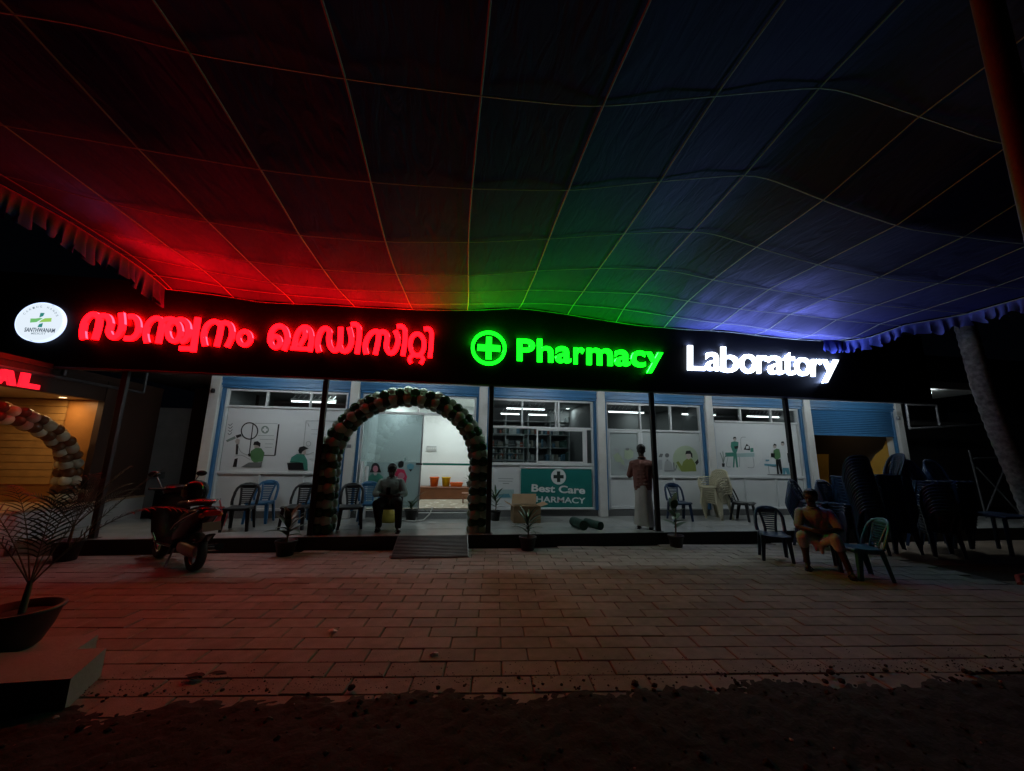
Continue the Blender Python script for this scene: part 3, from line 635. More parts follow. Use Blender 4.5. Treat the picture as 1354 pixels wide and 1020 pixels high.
# latin words, letter by letter fitted to its box on the board
def text_mesh(ch, bold=0.03, ext=0.5):
    c = bpy.data.curves.new('glyph_src', 'FONT'); c.body = ch; c.offset = bold; c.extrude = ext; c.resolution_u = 4
    o = bpy.data.objects.new('glyph_src', c); me = bpy.data.meshes.new_from_object(o)
    bpy.data.objects.remove(o); bpy.data.curves.remove(c); return me
def letter_box(ch, corners, y0, y1, m, parent, bold=0.03, name='letter'):
    """corners: world (x,z) of left-top, right-top, right-bottom, left-bottom"""
    me = text_mesh(ch, bold); vs = [v.co for v in me.vertices]
    xa, xb = min(v.x for v in vs), max(v.x for v in vs); ya, yb = min(v.y for v in vs), max(v.y for v in vs)
    lt, rt, rb, lb = [Vector(c) for c in corners]; off = origin(parent)
    for v in me.vertices:
        s, t = (v.co.x-xa)/(xb-xa), (v.co.y-ya)/(yb-ya)
        p = (lb*(1-s)+rb*s)*(1-t)+(lt*(1-s)+rt*s)*t
        v.co = Vector((p.x, y0 if v.co.z > 0 else y1, p.y)) - off
    me.materials.clear(); me.materials.append(m); me.name = name
    for p in me.polygons: p.use_smooth = False; p.material_index = 0
    return put(name, me, parent)
def word(chars, boxes, crop, m, parent, y0, y1, bold, shear=0.045):
    for ch, (xa, xb, yt, yb) in zip(chars, boxes):
        def w(p): q = at_y(*crop(*p), y0); return (q.x, q.z)
        h = shear*(xb-xa)/2
        letter_box(ch, [w((xa,yt-h)), w((xb,yt+h)), w((xb,yb+h)), w((xa,yb-h))], y0, y1, m, parent, bold)
RET_BOOST = {'red_letter':((1.0,0.0008,0.0016),E_RED*26,E_RED*1.3), 'green_letter':((0.0024,1.0,0.0058),E_GREEN*36,E_GREEN*1.5), 'white_letter':((0.42,0.56,1.0),E_WHITE*30,E_WHITE*1.5)}  # side-wall glow added beyond the face light, to brighten the cloth above
def boost_returns(o):
    """extra glow added to letter side walls to light the canopy, strongest on top"""
    me = o.data; k = me.materials[0].name; c, up, dn = RET_BOOST[k]
    me.materials.append(emat(k+'_upper_boost', c, up)); me.materials.append(emat(k+'_lower_boost', c, dn))
    for p in me.polygons:
        if abs(p.normal.y) < 0.7:
            if p.normal.z > 0.15: p.material_index = 1
            elif p.normal.z < -0.15: p.material_index = 2
C5 = lambda x, y: (610+x/4.836, 420+y/4.836); D5 = lambda x, y: (890+x/5.642, 440+y/5.642)
word('Pharmacy', [(357,472,137,277),(486,590,138,284),(604,704,184,290),(720,790,191,297),(803,970,196,304),(983,1082,207,310),(1088,1180,211,316),(1185,1292,222,354)], C5, GRN, sign, YS-0.055, YS-0.012, 0.022)
word('Laboratory', [(113,243,97,280),(248,360,146,285),(362,495,107,297),(503,630,161,304),(633,712,170,305),(714,830,173,312),(826,915,148,317),(915,1035,186,323),(1040,1117,197,328),(1118,1238,202,374)], D5, WHT, sign, YS-0.055, YS-0.012, 0.008)
gq = lambda p: (lambda q: (q.x, q.z))(at_y(*C5(*p), YS-0.05))
b = MB(); gc = Vector(gq((176,194))); gr_ = (Vector(gq((288,197)))-Vector(gq((62,190)))).length/2
b.stroke_xz([gc+0.91*gr_*Vector((math.cos(t), math.sin(t))) for t in [2*PI*k/48 for k in range(48)]], gr_*0.18, YS-0.055, YS-0.012, smooth=False, closed=True)
b.build('ring', GRN, sign)
k = gr_
MB().prism_xz([(gc.x+x*k, gc.y+z*k) for x, z in [(-.16,.64),(.16,.64),(.16,.17),(.64,.17),(.64,-.17),(.16,-.17),(.16,-.64),(-.16,-.64),(-.16,-.17),(-.64,-.17),(-.64,.17),(-.16,.17)]], YS-0.055, YS-0.012).build('cross', GRN, sign)
for o in list(sign.children):
    if o.type == 'MESH' and o.name.split('.')[0] in ('letter','ring','cross'):
        boost_returns(o)
# round logo lightbox
lc = at_y(53.3, 426.3, YS-0.05); lr = (at_y(83.5,428,YS-0.05)-at_y(23,424,YS-0.05)).length/2*0.985
disc = MB(); circ = [(lc.x+lr*math.cos(2*PI*q/56), lc.z+lr*math.sin(2*PI*q/56)) for q in range(56)]
disc.prism_xz(circ, YS-0.07, YS-0.002); lg = disc.build('logo_disc', emat('logo_face', (0.80,0.90,1.0), E_LOGO), sign)
rim = MB(); rim.stroke_xz([(lc.x+(lr+0.012)*math.cos(2*PI*q/56), lc.z+(lr+0.012)*math.sin(2*PI*q/56)) for q in range(56)], 0.010, YS-0.068, YS-0.001, smooth=False, closed=True)
rim.build('logo_rim', emat('logo_rim_glow', (0.55,0.68,1.0), 1.6), lg)
LGa = emat('logo_teal', (0.03,0.25,0.22), 0.9); LGb = emat('logo_green', (0.18,0.55,0.18), 0.9); LGc = emat('logo_lime', (0.35,0.65,0.12), 0.9); LGd = emat('logo_ink', (0.05,0.08,0.12), 0.9)
E5 = lambda x, y: (x/8.5, 380+y/8.5)
def lq(p): q = at_y(*E5(*p), YS-0.072); return (q.x, q.z)
MB().prism_xz([lq(p) for p in [(455,288),(502,290),(484,325),(442,340)]], YS-0.0725, YS-0.0708).build('logo_cross_arm', LGa, lg)
MB().prism_xz([lq(p) for p in [(482,402),(470,450),(420,448),(440,415)]], YS-0.0725, YS-0.0708).build('logo_cross_arm', LGa, lg)
MB().prism_xz([lq(p) for p in [(343,352),(400,352),(450,345),(480,350),(450,368),(410,392),(338,398)]], YS-0.0725, YS-0.0708).build('logo_cross_arm', LGb, lg)
MB().prism_xz([lq(p) for p in [(580,346),(575,388),(520,390),(470,392),(440,396),(462,372),(505,350)]], YS-0.0735, YS-0.0708).build('logo_cross_arm', LGc, lg)
def line_text(s, a, b, h, m, parent, y, bold=0.01, name='lettering', arc=None):
    """small lettering from (x,z) a to b"""
    bm = MB(); me = text_mesh(s, bold, 0.3); vs = [v.co for v in me.vertices]
    xa, xb = min(v.x for v in vs), max(v.x for v in vs); a, b = Vector(a), Vector(b); d = (b-a); n = Vector((-d.y, d.x)).normalized(); off = origin(parent)
    for v in me.vertices:
        p = a + d*((v.co.x-xa)/(xb-xa)) + n*(v.co.y/0.69*h); v.co = Vector((p.x, y-0.001 if v.co.z > 0 else y+0.0005, p.y)) - off
    me.materials.clear(); me.materials.append(m); me.name = name
    for p in me.polygons: p.material_index = 0
    return put(name, me, parent)
line_text('SANTHWANAM', lq((270,498)), lq((612,510)), 0.072, LGd, lg, YS-0.0715, 0.02)
line_text('MEDICITY', lq((348,530)), lq((510,534)), 0.034, emat('logo_ink2',(0.25,0.32,0.38),0.9), lg, YS-0.0715, 0.005)
for k, ch in enumerate('CARING HANDS'):
    if ch == ' ': continue
    t = math.radians(152-k*(124/11)); rr = lr*0.77; p = Vector((lc.x+rr*math.cos(t), lc.z+rr*math.sin(t))); tt = Vector((math.sin(t), -math.cos(t)))
    line_text(ch, p-tt*0.014, p+tt*0.014, 0.035, MATS['logo_ink2'], lg, YS-0.0715, 0.0)

# ================================================================== banner on the counter
bn = thing('banner', 'teal Best Care PHARMACY banner hanging under the counter window', 'banner', (2.5, 9.33, 0.45))
M_teal = mat('banner_teal', (0.012,0.17,0.15), 0.4, var=0.06, scale=1.5)
bq = [at_y(*c5(*p), 9.33) for p in ((217,592),(622,598),(622,815),(217,815))]
bx0, bx1, bz0, bz1 = 1.57, 3.36, 0.44, 1.355
MB().box(bx0, bx1, 9.328, 9.334, bz0, bz1).build('sheet', M_teal, bn)
MB().tube([(bx0-0.02,9.33,bz1+0.022),(bx1+0.02,9.33,bz1+0.022)], 0.02, 8).build('top_bar', M_alu, bn)
MB().tube([(bx0-0.02,9.33,bz0-0.024),(bx1+0.02,9.33,bz0-0.024)], 0.024, 8).build('bottom_bar', M_alu, bn)
M_bw = mat('banner_white', (0.75,0.78,0.77), 0.4, var=0.03)
def bw(p): q = at_y(*c5(*p), 9.326); return (q.x, q.z)
cc = Vector(bw((419,640))); rr = abs(bw((461,640))[0]-bw((377,640))[0])/2
MB().prism_xz([(cc.x+rr*math.cos(2*PI*q/32), cc.y+rr*math.sin(2*PI*q/32)) for q in range(32)], 9.3262, 9.3276).build('badge', M_bw, bn)
MB().prism_xz([(cc.x+rr*x, cc.y+rr*z) for x, z in [(-.22,.68),(.22,.68),(.22,.22),(.68,.22),(.68,-.22),(.22,-.22),(.22,-.68),(-.22,-.68),(-.22,-.22),(-.68,-.22),(-.68,.22),(-.22,.22)]], 9.3245, 9.326).build('badge_cross', mat('banner_dark',(0.012,0.03,0.025),0.5), bn)
line_text('Best Care', bw((266,722)), bw((568,736)), 0.165, M_bw, bn, 9.326, 0.03)
line_text('PHARMACY', bw((263,780)), bw((570,790)), 0.13, M_bw, bn, 9.326, 0.022)

# ================================================================== CANOPY (cloth tent over the yard)
CS = 0.84
rowsY = [3.03, 4.25, 5.5, 6.67, 7.6, 8.3, 8.8]
rowsP = [
 [(-3.17,5.12),(-2.41,5.0),(-1.14,5.0),(0.01,5.04),(1.2,5.1),(2.45,5.42),(3.97,5.80),(5.13,5.58),(6.05,5.41)],
 [(-6.4,5.25),(-5.02,5.08),(-3.7,4.99),(-2.4,4.91),(-1.13,4.92),(0.06,4.98),(1.34,5.1),(2.57,5.38),(4.1,5.7),(5.29,5.38),(6.55,5.12),(8.37,5.1)],
 [(-6.33,5.34),(-5.15,5.1),(-4.42,4.98),(-3.64,4.92),(-2.61,4.85),(-1.32,4.86),(0.11,4.98),(1.46,5.18),(2.99,5.45),(4.2,5.61),(5.43,5.36),(6.79,5.12),(8.08,5.01),(10.72,5.07)],
 [(-7.38,5.53),(-6.73,5.46),(-6.14,5.28),(-5.27,5.1),(-4.08,4.96),(-2.84,4.9),(-1.55,4.89),(0.16,4.99),(1.5,5.22),(2.81,5.4),(4.16,5.49),(5.46,5.32),(6.92,5.2),(8.05,5.08),(9.4,5.06)],
 [(-7.05,5.42),(-5.95,5.27),(-4.94,5.12),(-3.62,4.96),(-2.47,4.93),(-1.06,4.98),(0.19,5.08),(1.5,5.25),(2.8,5.32),(4.15,5.38),(5.39,5.25),(6.74,5.14),(7.95,5.12),(9.42,5.06)],
 [(-6.72,5.29),(-5.87,5.23),(-4.83,5.09),(-3.62,5.02),(-2.28,5.0),(-1.02,5.0),(0.13,5.11),(2.14,5.28),(3.72,5.28),(5.04,5.16),(6.05,5.07),(7.21,5.04),(8.39,4.92)],
 [(-6.4,5.16),(-5.4,5.1),(-4.45,4.99),(-3.24,5.04),(-2.15,5.05),(-0.97,5.08),(0.15,5.14),(1.36,5.30),(2.33,5.24),(3.42,5.13),(4.54,5.04),(5.81,5.02),(7.02,5.04),(8.37,4.97),(9.3,4.94),(10.51,4.99)]]
gx = np.linspace(-8.5, 14.5, 231)
gyk = np.array([-4.0, 1.0]+rowsY+[9.2]); gz = []
for r in rowsP:
    a = np.array(r); z = np.interp(gx, a[:,0], a[:,1]); kk = np.exp(-np.linspace(-2,2,13)**2); kk /= kk.sum()
    gz.append(np.convolve(np.pad(z,6,'edge'), kk, 'valid'))
gz = np.array([gz[0]*0.6+5.2*0.4, gz[0]]+gz+[gz[-1]])
def zc_raw(X, Y):
    i = np.interp(X, gx, np.arange(len(gx))); i0 = int(min(i, len(gx)-2)); fx = i-i0
    col = gz[:, i0]*(1-fx)+gz[:, i0+1]*fx
    return float(np.interp(Y, gyk, col))
def canopy_z(x, y):
    """height of the cloth at (x,y); the cloth sags a little between the seams"""
    X, Y = x/CS, y/CS
    return CAM.z + CS*(zc_raw(X, Y)-1.65)
def xl_edge(y): return -6.45*CS - 0.04*max(0, 7.4-y)
def xr_edge(y): return float(np.interp(y/CS, [-4, 5.84, 6.78, 7.47, 8.28, 8.8], [11.6, 11.5, 11.5, 11.05, 10.75, 10.55]))*CS
YB, YFR = 7.385, -2.6
seamX = [(0.08+1.25*k)*CS for k in range(-5, 9)]
rowsYs = [Y*CS for Y in (-2.0,-0.8,0.6,1.8,3.03,4.25,5.5,6.67,7.6,8.3)]
cloth_m = bpy.data.materials.new('navy_tent_cloth'); cloth_m.use_nodes = True
nt = cloth_m.node_tree; N = nt.nodes; Lk = nt.links; pb = N['Principled BSDF']
pb.inputs['Roughness'].default_value = 0.8; pb.inputs['Specular IOR Level'].default_value = 0.1
gl = N.new('ShaderNodeBsdfGlossy'); gl.inputs['Color'].default_value = (0.34,0.32,0.95,1); gl.inputs['Roughness'].default_value = 0.42
lwt = N.new('ShaderNodeLayerWeight'); lwt.inputs[0].default_value = 0.5
pw = N.new('ShaderNodeMath'); pw.operation = 'POWER'; pw.inputs[1].default_value = 8.0
sheen = N.new('ShaderNodeMixShader'); Lk.new(lwt.outputs['Facing'], pw.inputs[0]); Lk.new(pw.outputs[0], sheen.inputs[0])
Lk.new(pb.outputs[0], sheen.inputs[1]); Lk.new(gl.outputs[0], sheen.inputs[2]); Lk.new(sheen.outputs[0], N['Material Output'].inputs[0])
tc = N.new('ShaderNodeTexCoord'); mp = N.new('ShaderNodeMapping'); mp.inputs['Scale'].default_value = (3.2, 0.8, 1); mp.inputs['Rotation'].default_value = (0,0,0.5)
n1 = N.new('ShaderNodeTexNoise'); n1.inputs['Scale'].default_value = 2.2; n1.inputs['Detail'].default_value = 3; n1.inputs['Distortion'].default_value = 1.2
Lk.new(tc.outputs['Object'], mp.inputs[0]); Lk.new(mp.outputs[0], n1.inputs['Vector'])
bp = N.new('ShaderNodeBump'); bp.inputs['Strength'].default_value = 0.3; bp.inputs['Distance'].default_value = 0.06
Lk.new(n1.outputs['Fac'], bp.inputs['Height']); Lk.new(bp.outputs[0], pb.inputs['Normal']); Lk.new(bp.outputs[0], gl.inputs['Normal'])
n2 = N.new('ShaderNodeTexNoise'); n2.inputs['Scale'].default_value = 0.9; Lk.new(tc.outputs['Object'], n2.inputs['Vector'])
cr = N.new('ShaderNodeMix'); cr.data_type = 'RGBA'; cr.inputs['A'].default_value = (0.018,0.019,0.085,1); cr.inputs['B'].default_value = (0.025,0.027,0.11,1)
Lk.new(n2.outputs['Fac'], cr.inputs['Factor']); Lk.new(cr.outputs['Result'], pb.inputs['Base Color'])
tent = thing('tent_canopy', 'large dark navy cloth canopy with pale seam tapes stretched over the yard', 'canopy', (1.8, 2.5, 4.6))
nu, nv = 190, 130; vs = []; fs = []
seam_arr = np.array(seamX); row_arr = np.array(rowsYs)
for j in range(nv+1):
    y = YFR + (YB-YFR)*j/nv
    for i in range(nu+1):
        x = xl_edge(y)+(xr_edge(y)-xl_edge(y))*i/nu
        dx = float(np.min(np.abs(seam_arr-x)))/(0.625*CS)
        bil = 0.018*(1-min(1,dx))  # cloth bellies up between seams
        fold = 0.020*math.sin(9*x+4*y+2*math.sin(1.7*y+x))*math.exp(-((x+2.3)/1.6)**2-((y-5.6)/0.9)**2) + 0.024*math.sin(15*x-3*y)*math.exp(-((x-5.4)/1.5)**2-((y-6.3)/0.6)**2)
        vs.append((x, y, canopy_z(x, y)+0.012-bil+fold*(0.4)))
for j in range(nv):
    for i in range(nu): a = j*(nu+1)+i; fs.append((a, a+nu+1, a+nu+2, a+1))
MB().add(vs, fs, 0, True).build('cloth', cloth_m, tent)
M_tape = mat('seam_tape', (0.15,0.16,0.17), 0.7, var=0.15, scale=30)
def tape(pts, w=0.011):
    b = MB(); b.tube([(x,y,canopy_z(x,y)-0.022) for x,y in pts], w, 6, flat=0.5); b.build('seam_tape', M_tape, tent)
for x in seamX:
    pts = []
    for k in range(61):
        y = YFR+(YB-YFR)*k/60; xx = x*(1+0.030*max(0,(y-2.5)/5)) + 0.03*math.sin(1.1*y+x)
        if xl_edge(y) < xx < xr_edge(y): pts.append((xx, y))
    tape(pts, 0.0095)
for y in rowsYs:
    n_ = 90; tape([(xl_edge(y)+(xr_edge(y)-xl_edge(y))*k/n_, y+0.02*math.sin(0.9*k/6+y)) for k in range(n_+1)], 0.0085)
tape([(xl_edge(YFR+(YB-YFR)*k/40), YFR+(YB-YFR)*k/40) for k in range(41)], 0.014)
tape([(xr_edge(YFR+(YB-YFR)*k/40), YFR+(YB-YFR)*k/40) for k in range(41)], 0.016)
tape([(xl_edge(YB)+(xr_edge(YB)-xl_edge(YB))*k/60, YB-0.005) for k in range(61)], 0.010)
def frill(edge, drop, seg, side):
    b = MB(); m_ = 5; vs = []; n_ = len(edge); seg = edge and 1
    for i, (x, y) in enumerate(edge):
        for j in range(m_+1):
            t = j/m_; amp = 0.045*t; ph = i*0.95+0.9*math.sin(i*0.17)+0.7*math.sin(i*0.051)
            sc = 0.82+0.10*math.sin(i*0.11)+0.10*math.sin(i*0.47)+0.10*math.sin(ph)
            vs.append((x+side*amp*math.sin(ph)+0.03*t*math.sin(i*0.21), y+0.04*t*math.cos(ph*0.8), canopy_z(x,y)-0.01-drop*t*sc))
    fs = [(i*(m_+1)+j, i*(m_+1)+j+1, (i+1)*(m_+1)+j+1, (i+1)*(m_+1)+j) for i in range(n_-1) for j in range(m_)]
    b.add(vs, fs, 0, True); return b.build('frill', fr_m, tent)
fr_m = mat('frill_cloth', (0.022,0.032,0.22), 0.75, var=0.15)
frill([(xr_edge(7.36-0.02*k)+0.004, 7.36-0.02*k) for k in range(430)], 0.30, 1, 1)
frill([(xl_edge(7.34-0.02*k)-0.004, 7.34-0.02*k) for k in range(430)], 0.42, 1, 1)
frill([(xr_edge(7.36)-0.018*k, 7.37) for k in range(1,30)], 0.30, 1, 0.4)

# tent / porch posts
M_post = mat('post_paint', (0.014,0.013,0.013), 0.55, var=0.3)
for x, lb in ((-5.85,'leftmost black porch post, beside the potted palm'), (-2.50,'black porch post at the left leg of the green balloon arch'), (0.64,'black porch post at the right leg of the green balloon arch'), (4.05,'black porch post with the standing man beside it'), (7.25,'black porch post in front of the hospital bed poster window')):
    t = thing('porch_post', lb, 'post', (x, 7.46, 0), group='black porch posts')
    yy = 7.462
    MB().bbox(x-0.045, x+0.045, yy-0.04, yy+0.04, ZP+0.008, 3.02, 0.006).build('shaft', M_post, t)
    MB().bbox(x-0.08, x+0.08, yy-0.075, yy+0.075, ZP, ZP+0.008, 0.002).build('base_plate', M_post, t)
t = thing('tent_pole', 'thick rusty red tent pole at the right edge of the yard', 'pole', (2.62, 1.30, 0))
MB().tube([(2.70+0.01*k,1.30-0.004*k,-0.05+0.55*k) for k in range(10)]+[(2.80,1.26,canopy_z(2.80,1.26)-0.03)], 0.055, 16).build('shaft', mat('rusty_pole', (0.024,0.011,0.010), 0.6, var=0.4, scale=5, bump=0.3), t)
MB().tube([(2.778,1.266,4.3),(2.779,1.265,4.36)], 0.062, 12).build('clamp', M_steel, t)

# steel tube frames either side of the sign
def pipe_frame(name, lb, segs, r=0.028):
    t = thing(name, lb, 'frame', segs[0][0])
    for a, b in segs: MB().tube([a, b], r, 8).build('tube', mat('grey_pipe',(0.15,0.15,0.16),0.45,0.4,var=0.2), t)
pipe_frame('pipe_frame', 'grey steel pipe frame along the top of the left shop', [((-6.93,6.2,2.86),(-6.93,9.35,2.90)), ((-6.93,9.35,2.90),(-6.93,9.35,3.36)), ((-6.93,7.6,2.93),(-6.93,7.6,3.35))])
pipe_frame('pipe_frame', 'grey steel pipe frame right of the shutter bay', [((11.9,8.5,2.53),(15.6,8.5,2.80)), ((11.9,8.5,2.53),(11.93,8.5,3.18)), ((12.88,8.5,2.64),(12.9,8.5,3.17)), ((11.93,8.5,3.18),(12.9,8.5,3.19))])

# ================================================================== LEFT SHOP (wing at a right angle)
wing = thing('left_shop', 'small shop at the left with a warm lit timber interior and white plinth', 'building', (-8.5, 7.0, 0))
WX = -6.95
M_wood = mat('amber_wood', (0.42,0.20,0.06), 0.45, var=0.2, scale=3)
M_wdark = mat('dark_brown_wall', (0.05,0.022,0.014), 0.6, var=0.2)
MB().box(-10.5, WX, 2.0, 9.95, -0.05, 0.62).build('plinth', mat('plinth_white', (0.55,0.54,0.52), 0.6, var=0.1, dirt=(0.35,0.33,0.3)), wing)
MB().box(-10.5, WX+0.02, 2.0, 9.95, 0.622, 0.66).build('plinth_cap', mat('cap_stone', (0.5,0.36,0.22), 0.4), wing)
MB().box(WX-0.12, WX-0.01, 8.52, 9.95, 0.662, 3.0).build('dark_pier', M_wdark, wing)
MB().box(WX-0.14, WX-0.02, 2.0, 8.515, 2.60, 3.0).build('fascia', M_wdark, wing)
MB().box(-10.5, WX, 2.0, 9.95, 3.002, 3.09).build('roof', M_wdark, wing)
MB().box(-10.4, WX-0.15, 2.0, 8.62, 2.62, 2.68).build('ceiling', mat('cream_ceiling',(0.5,0.4,0.25),0.5), wing)
MB().box(-10.4, WX-0.125, 8.62, 8.70, 0.662, 2.78).build('end_wall', M_wood, wing)
MB().box(-10.5, -10.41, 2.0, 8.7, 0.662, 3.0).build('back_wall', M_wdark, wing)
for k in range(12):
    z = 0.99+0.135*k; MB().box(-10.38, -7.65, 8.585, 8.615, z, z+0.125).build('wall_slat', mat('slat_wood', (0.50,0.30,0.11), 0.5, var=0.15), wing)
MB().box(-7.62, -7.1, 8.60, 8.618, 0.662, 2.615).build('wood_panel', M_wood, wing)
al = [((17,514),(43,514),(43,491))]
def wl(y, z): return (WX+0.012, y, z)
REDW = emat('wing_red_letter', (1.0,0.009,0.024), 1.7)
p_ = [at_x(x, y, WX+0.02) for x, y in ((17,514),(43,514),(43,509),(28,508),(32,491),(19,491))]
b = MB(); poly = [(p.y, p.z) for p in p_]
def prism_yz(b, poly, x0, x1):
    n = len(poly); vs = [(x0,y,z) for y,z in poly]+[(x1,y,z) for y,z in poly]
    return b.add(vs, [tuple(range(n)), tuple(range(2*n-1,n-1,-1))]+[(i,i+n,(i+1)%n+n,(i+1)%n) for i in range(n)])
yL0, yL1, zb, zt_ = 6.97, 7.26, 2.615, 2.89
prism_yz(MB(), [(yL0,zb),(yL1,zb),(yL1,zb+0.075),(yL0+0.115,zb+0.075),(yL0+0.115,zt_),(yL0,zt_)], WX-0.01, WX+0.03).build('letter', REDW, wing)
yA = 6.62
aa = MB(); prism_yz(aa, [(yA,zb),(yA+0.10,zb),(yA+0.205,zt_),(yA+0.105,zt_)], WX-0.01, WX+0.03); prism_yz(aa, [(yA+0.21,zb),(yA+0.31,zb),(yA+0.20,zt_-0.0),(yA+0.10,zt_)], WX-0.01, WX+0.026); prism_yz(aa, [(yA+0.07,zb+0.055),(yA+0.24,zb+0.055),(yA+0.225,zb+0.115),(yA+0.09,zb+0.115)], WX-0.01, WX+0.022)
aa.build('letter', REDW, wing)
WARM = (1.0,0.62,0.28)
for y, x, lb in ((7.15,-7.5,'warm downlight in the left shop ceiling, the one under the letter L'), (8.25,-7.45,'warm downlight in the left shop ceiling, near the timber end wall')):
    downlight(x, y, 2.618, WARM, 5, lb, 'warm downlights in the left shop', 12)
# corridor between the two buildings
cw = thing('corridor_wall', 'pale grey wall at the back of the gap left of the shop', 'wall', (-7.3, 11.0, 0))
MB().box(-8.2, -6.95, 11.0, 11.1, 0, 2.75).build('panel', mat('corridor_white',(0.45,0.43,0.41),0.6,dirt=(0.3,0.28,0.26)), cw)
MB().box(-6.949, -5.4, 11.0, 11.1, 0, 3.3).build('dark_panel', M_wdark, cw)
MB().box(-7.75,-7.3,10.99,10.999,0.95,1.12).build('notice', mat('notice_print',(0.25,0.25,0.25),0.6), cw)
dx = thing('storage_box', 'dark box standing at the foot of the corridor wall', 'box', (-6.6,10.6,0.0))
MB().bbox(-7.0,-6.2,10.3,10.9,0,0.72,0.01).build('body', M_dark, dx); MB().bbox(-7.02,-6.18,10.28,10.92,0.722,0.76,0.008).build('lid', M_dark, dx)

# ================================================================== BALLOON ARCHES
def balloon_mesh(m, r):
    b = MB(); prof = [(0,-1.12),(0.09,-1.10),(0.05,-1.03)]+[(math.sin(PI*k/10)*(1.0 if k > 5 else 0.985), -math.cos(PI*k/10)*1.0) for k in range(1,11)]
    b.lathe([(a*r, z*r) for a, z in prof], n=14); return b.mesh('balloon', m)
def arch(name, lb, center, half, zbase, zspring, ztop, mats, r, step, axis, group=None):
    t = thing(name, lb, 'balloon arch', center)
    path = []
    n_ = 400
    leg = zspring-zbase
    pts = [Vector((-half, zbase+leg*k/100)) for k in range(100)] + [Vector((-half*math.cos(PI*k/200), zspring+(ztop-zspring)*math.sin(PI*k/200))) for k in range(201)] + [Vector((half, zspring-leg*k/100)) for k in range(1,101)]
    meshes = [balloon_mesh(m, r) for m in mats]
    acc = 0; nxt = r*0.9; ring = 0
    for a, b_ in zip(pts, pts[1:]):
        d = (b_-a); L0 = d.length
        while acc+L0 >= nxt:
            p = a+d*((nxt-acc)/L0); tdir = d.normalized(); nrm = Vector((-tdir.y, tdir.x))
            for k in range(4):
                an = PI/4+PI/2*k+(0.30 if ring % 2 else 0.0)+0.5*math.sin(PI*min(1,max(0,(p.y-zspring)/(ztop-zspring))))
                off = nrm*math.cos(an)*r*0.98; dep = math.sin(an)*r*0.98
                h = p+off; s = random.uniform(0.93,1.06)
                w_ = Vector((h.x, dep, h.y)) if axis == 'x' else Vector((dep, h.x, h.y))
                o = put('balloon', meshes[ring % 2], t, loc=w_); o.scale = (s,s,s)
                dirv = Vector((nrm.x*math.cos(an), math.sin(an), nrm.y*math.cos(an))) if axis == 'x' else Vector((math.sin(an), nrm.x*math.cos(an), nrm.y*math.cos(an)))
                o.rotation_euler = dirv.to_track_quat('Z','Y').to_euler()
            ring += 1; nxt += step
        acc += L0
    frame = MB(); frame.tube([((p.x,0,p.y) if axis == 'x' else (0,p.x,p.y)) for p in pts[::6]], 0.012, 6)
    fo = put('arch_frame', frame.mesh('arch_frame', M_steel), t)
    return t
def balloon_mat(name, col, thru=0.35):
    m = mat(name, col, 0.22, var=0.07, rnd=0.2); nt = m.node_tree; N = nt.nodes; L = nt.links; b = N['Principled BSDF']
    t = N.new('ShaderNodeBsdfTranslucent'); src = b.inputs['Base Color'].links[0].from_socket; L.new(src, t.inputs[0])
    mx = N.new('ShaderNodeMixShader'); mx.inputs[0].default_value = thru; L.new(b.outputs[0], mx.inputs[1]); L.new(t.outputs[0], mx.inputs[2]); L.new(mx.outputs[0], N['Material Output'].inputs[0])
    return m
bg_m = balloon_mat('dark_green_balloon', (0.03,0.115,0.045)); bl_m = balloon_mat('pale_green_balloon', (0.48,0.60,0.46), 0.4)
arch('balloon_arch', 'arch of dark green and pale green balloons over the shop entrance', (-0.95,7.62,0), 1.385, ZP+0.005, 1.50, 2.77, [bg_m, bl_m], 0.108, 0.140, 'x')
arch('balloon_arch', 'arch of brown and cream balloons before the left shop', (-7.16,6.72,0), 1.62, 0.665, 1.25, 2.22, [balloon_mat('brown_balloon',(0.20,0.085,0.035)), balloon_mat('cream_balloon',(0.66,0.60,0.44))], 0.098, 0.155, 'y')

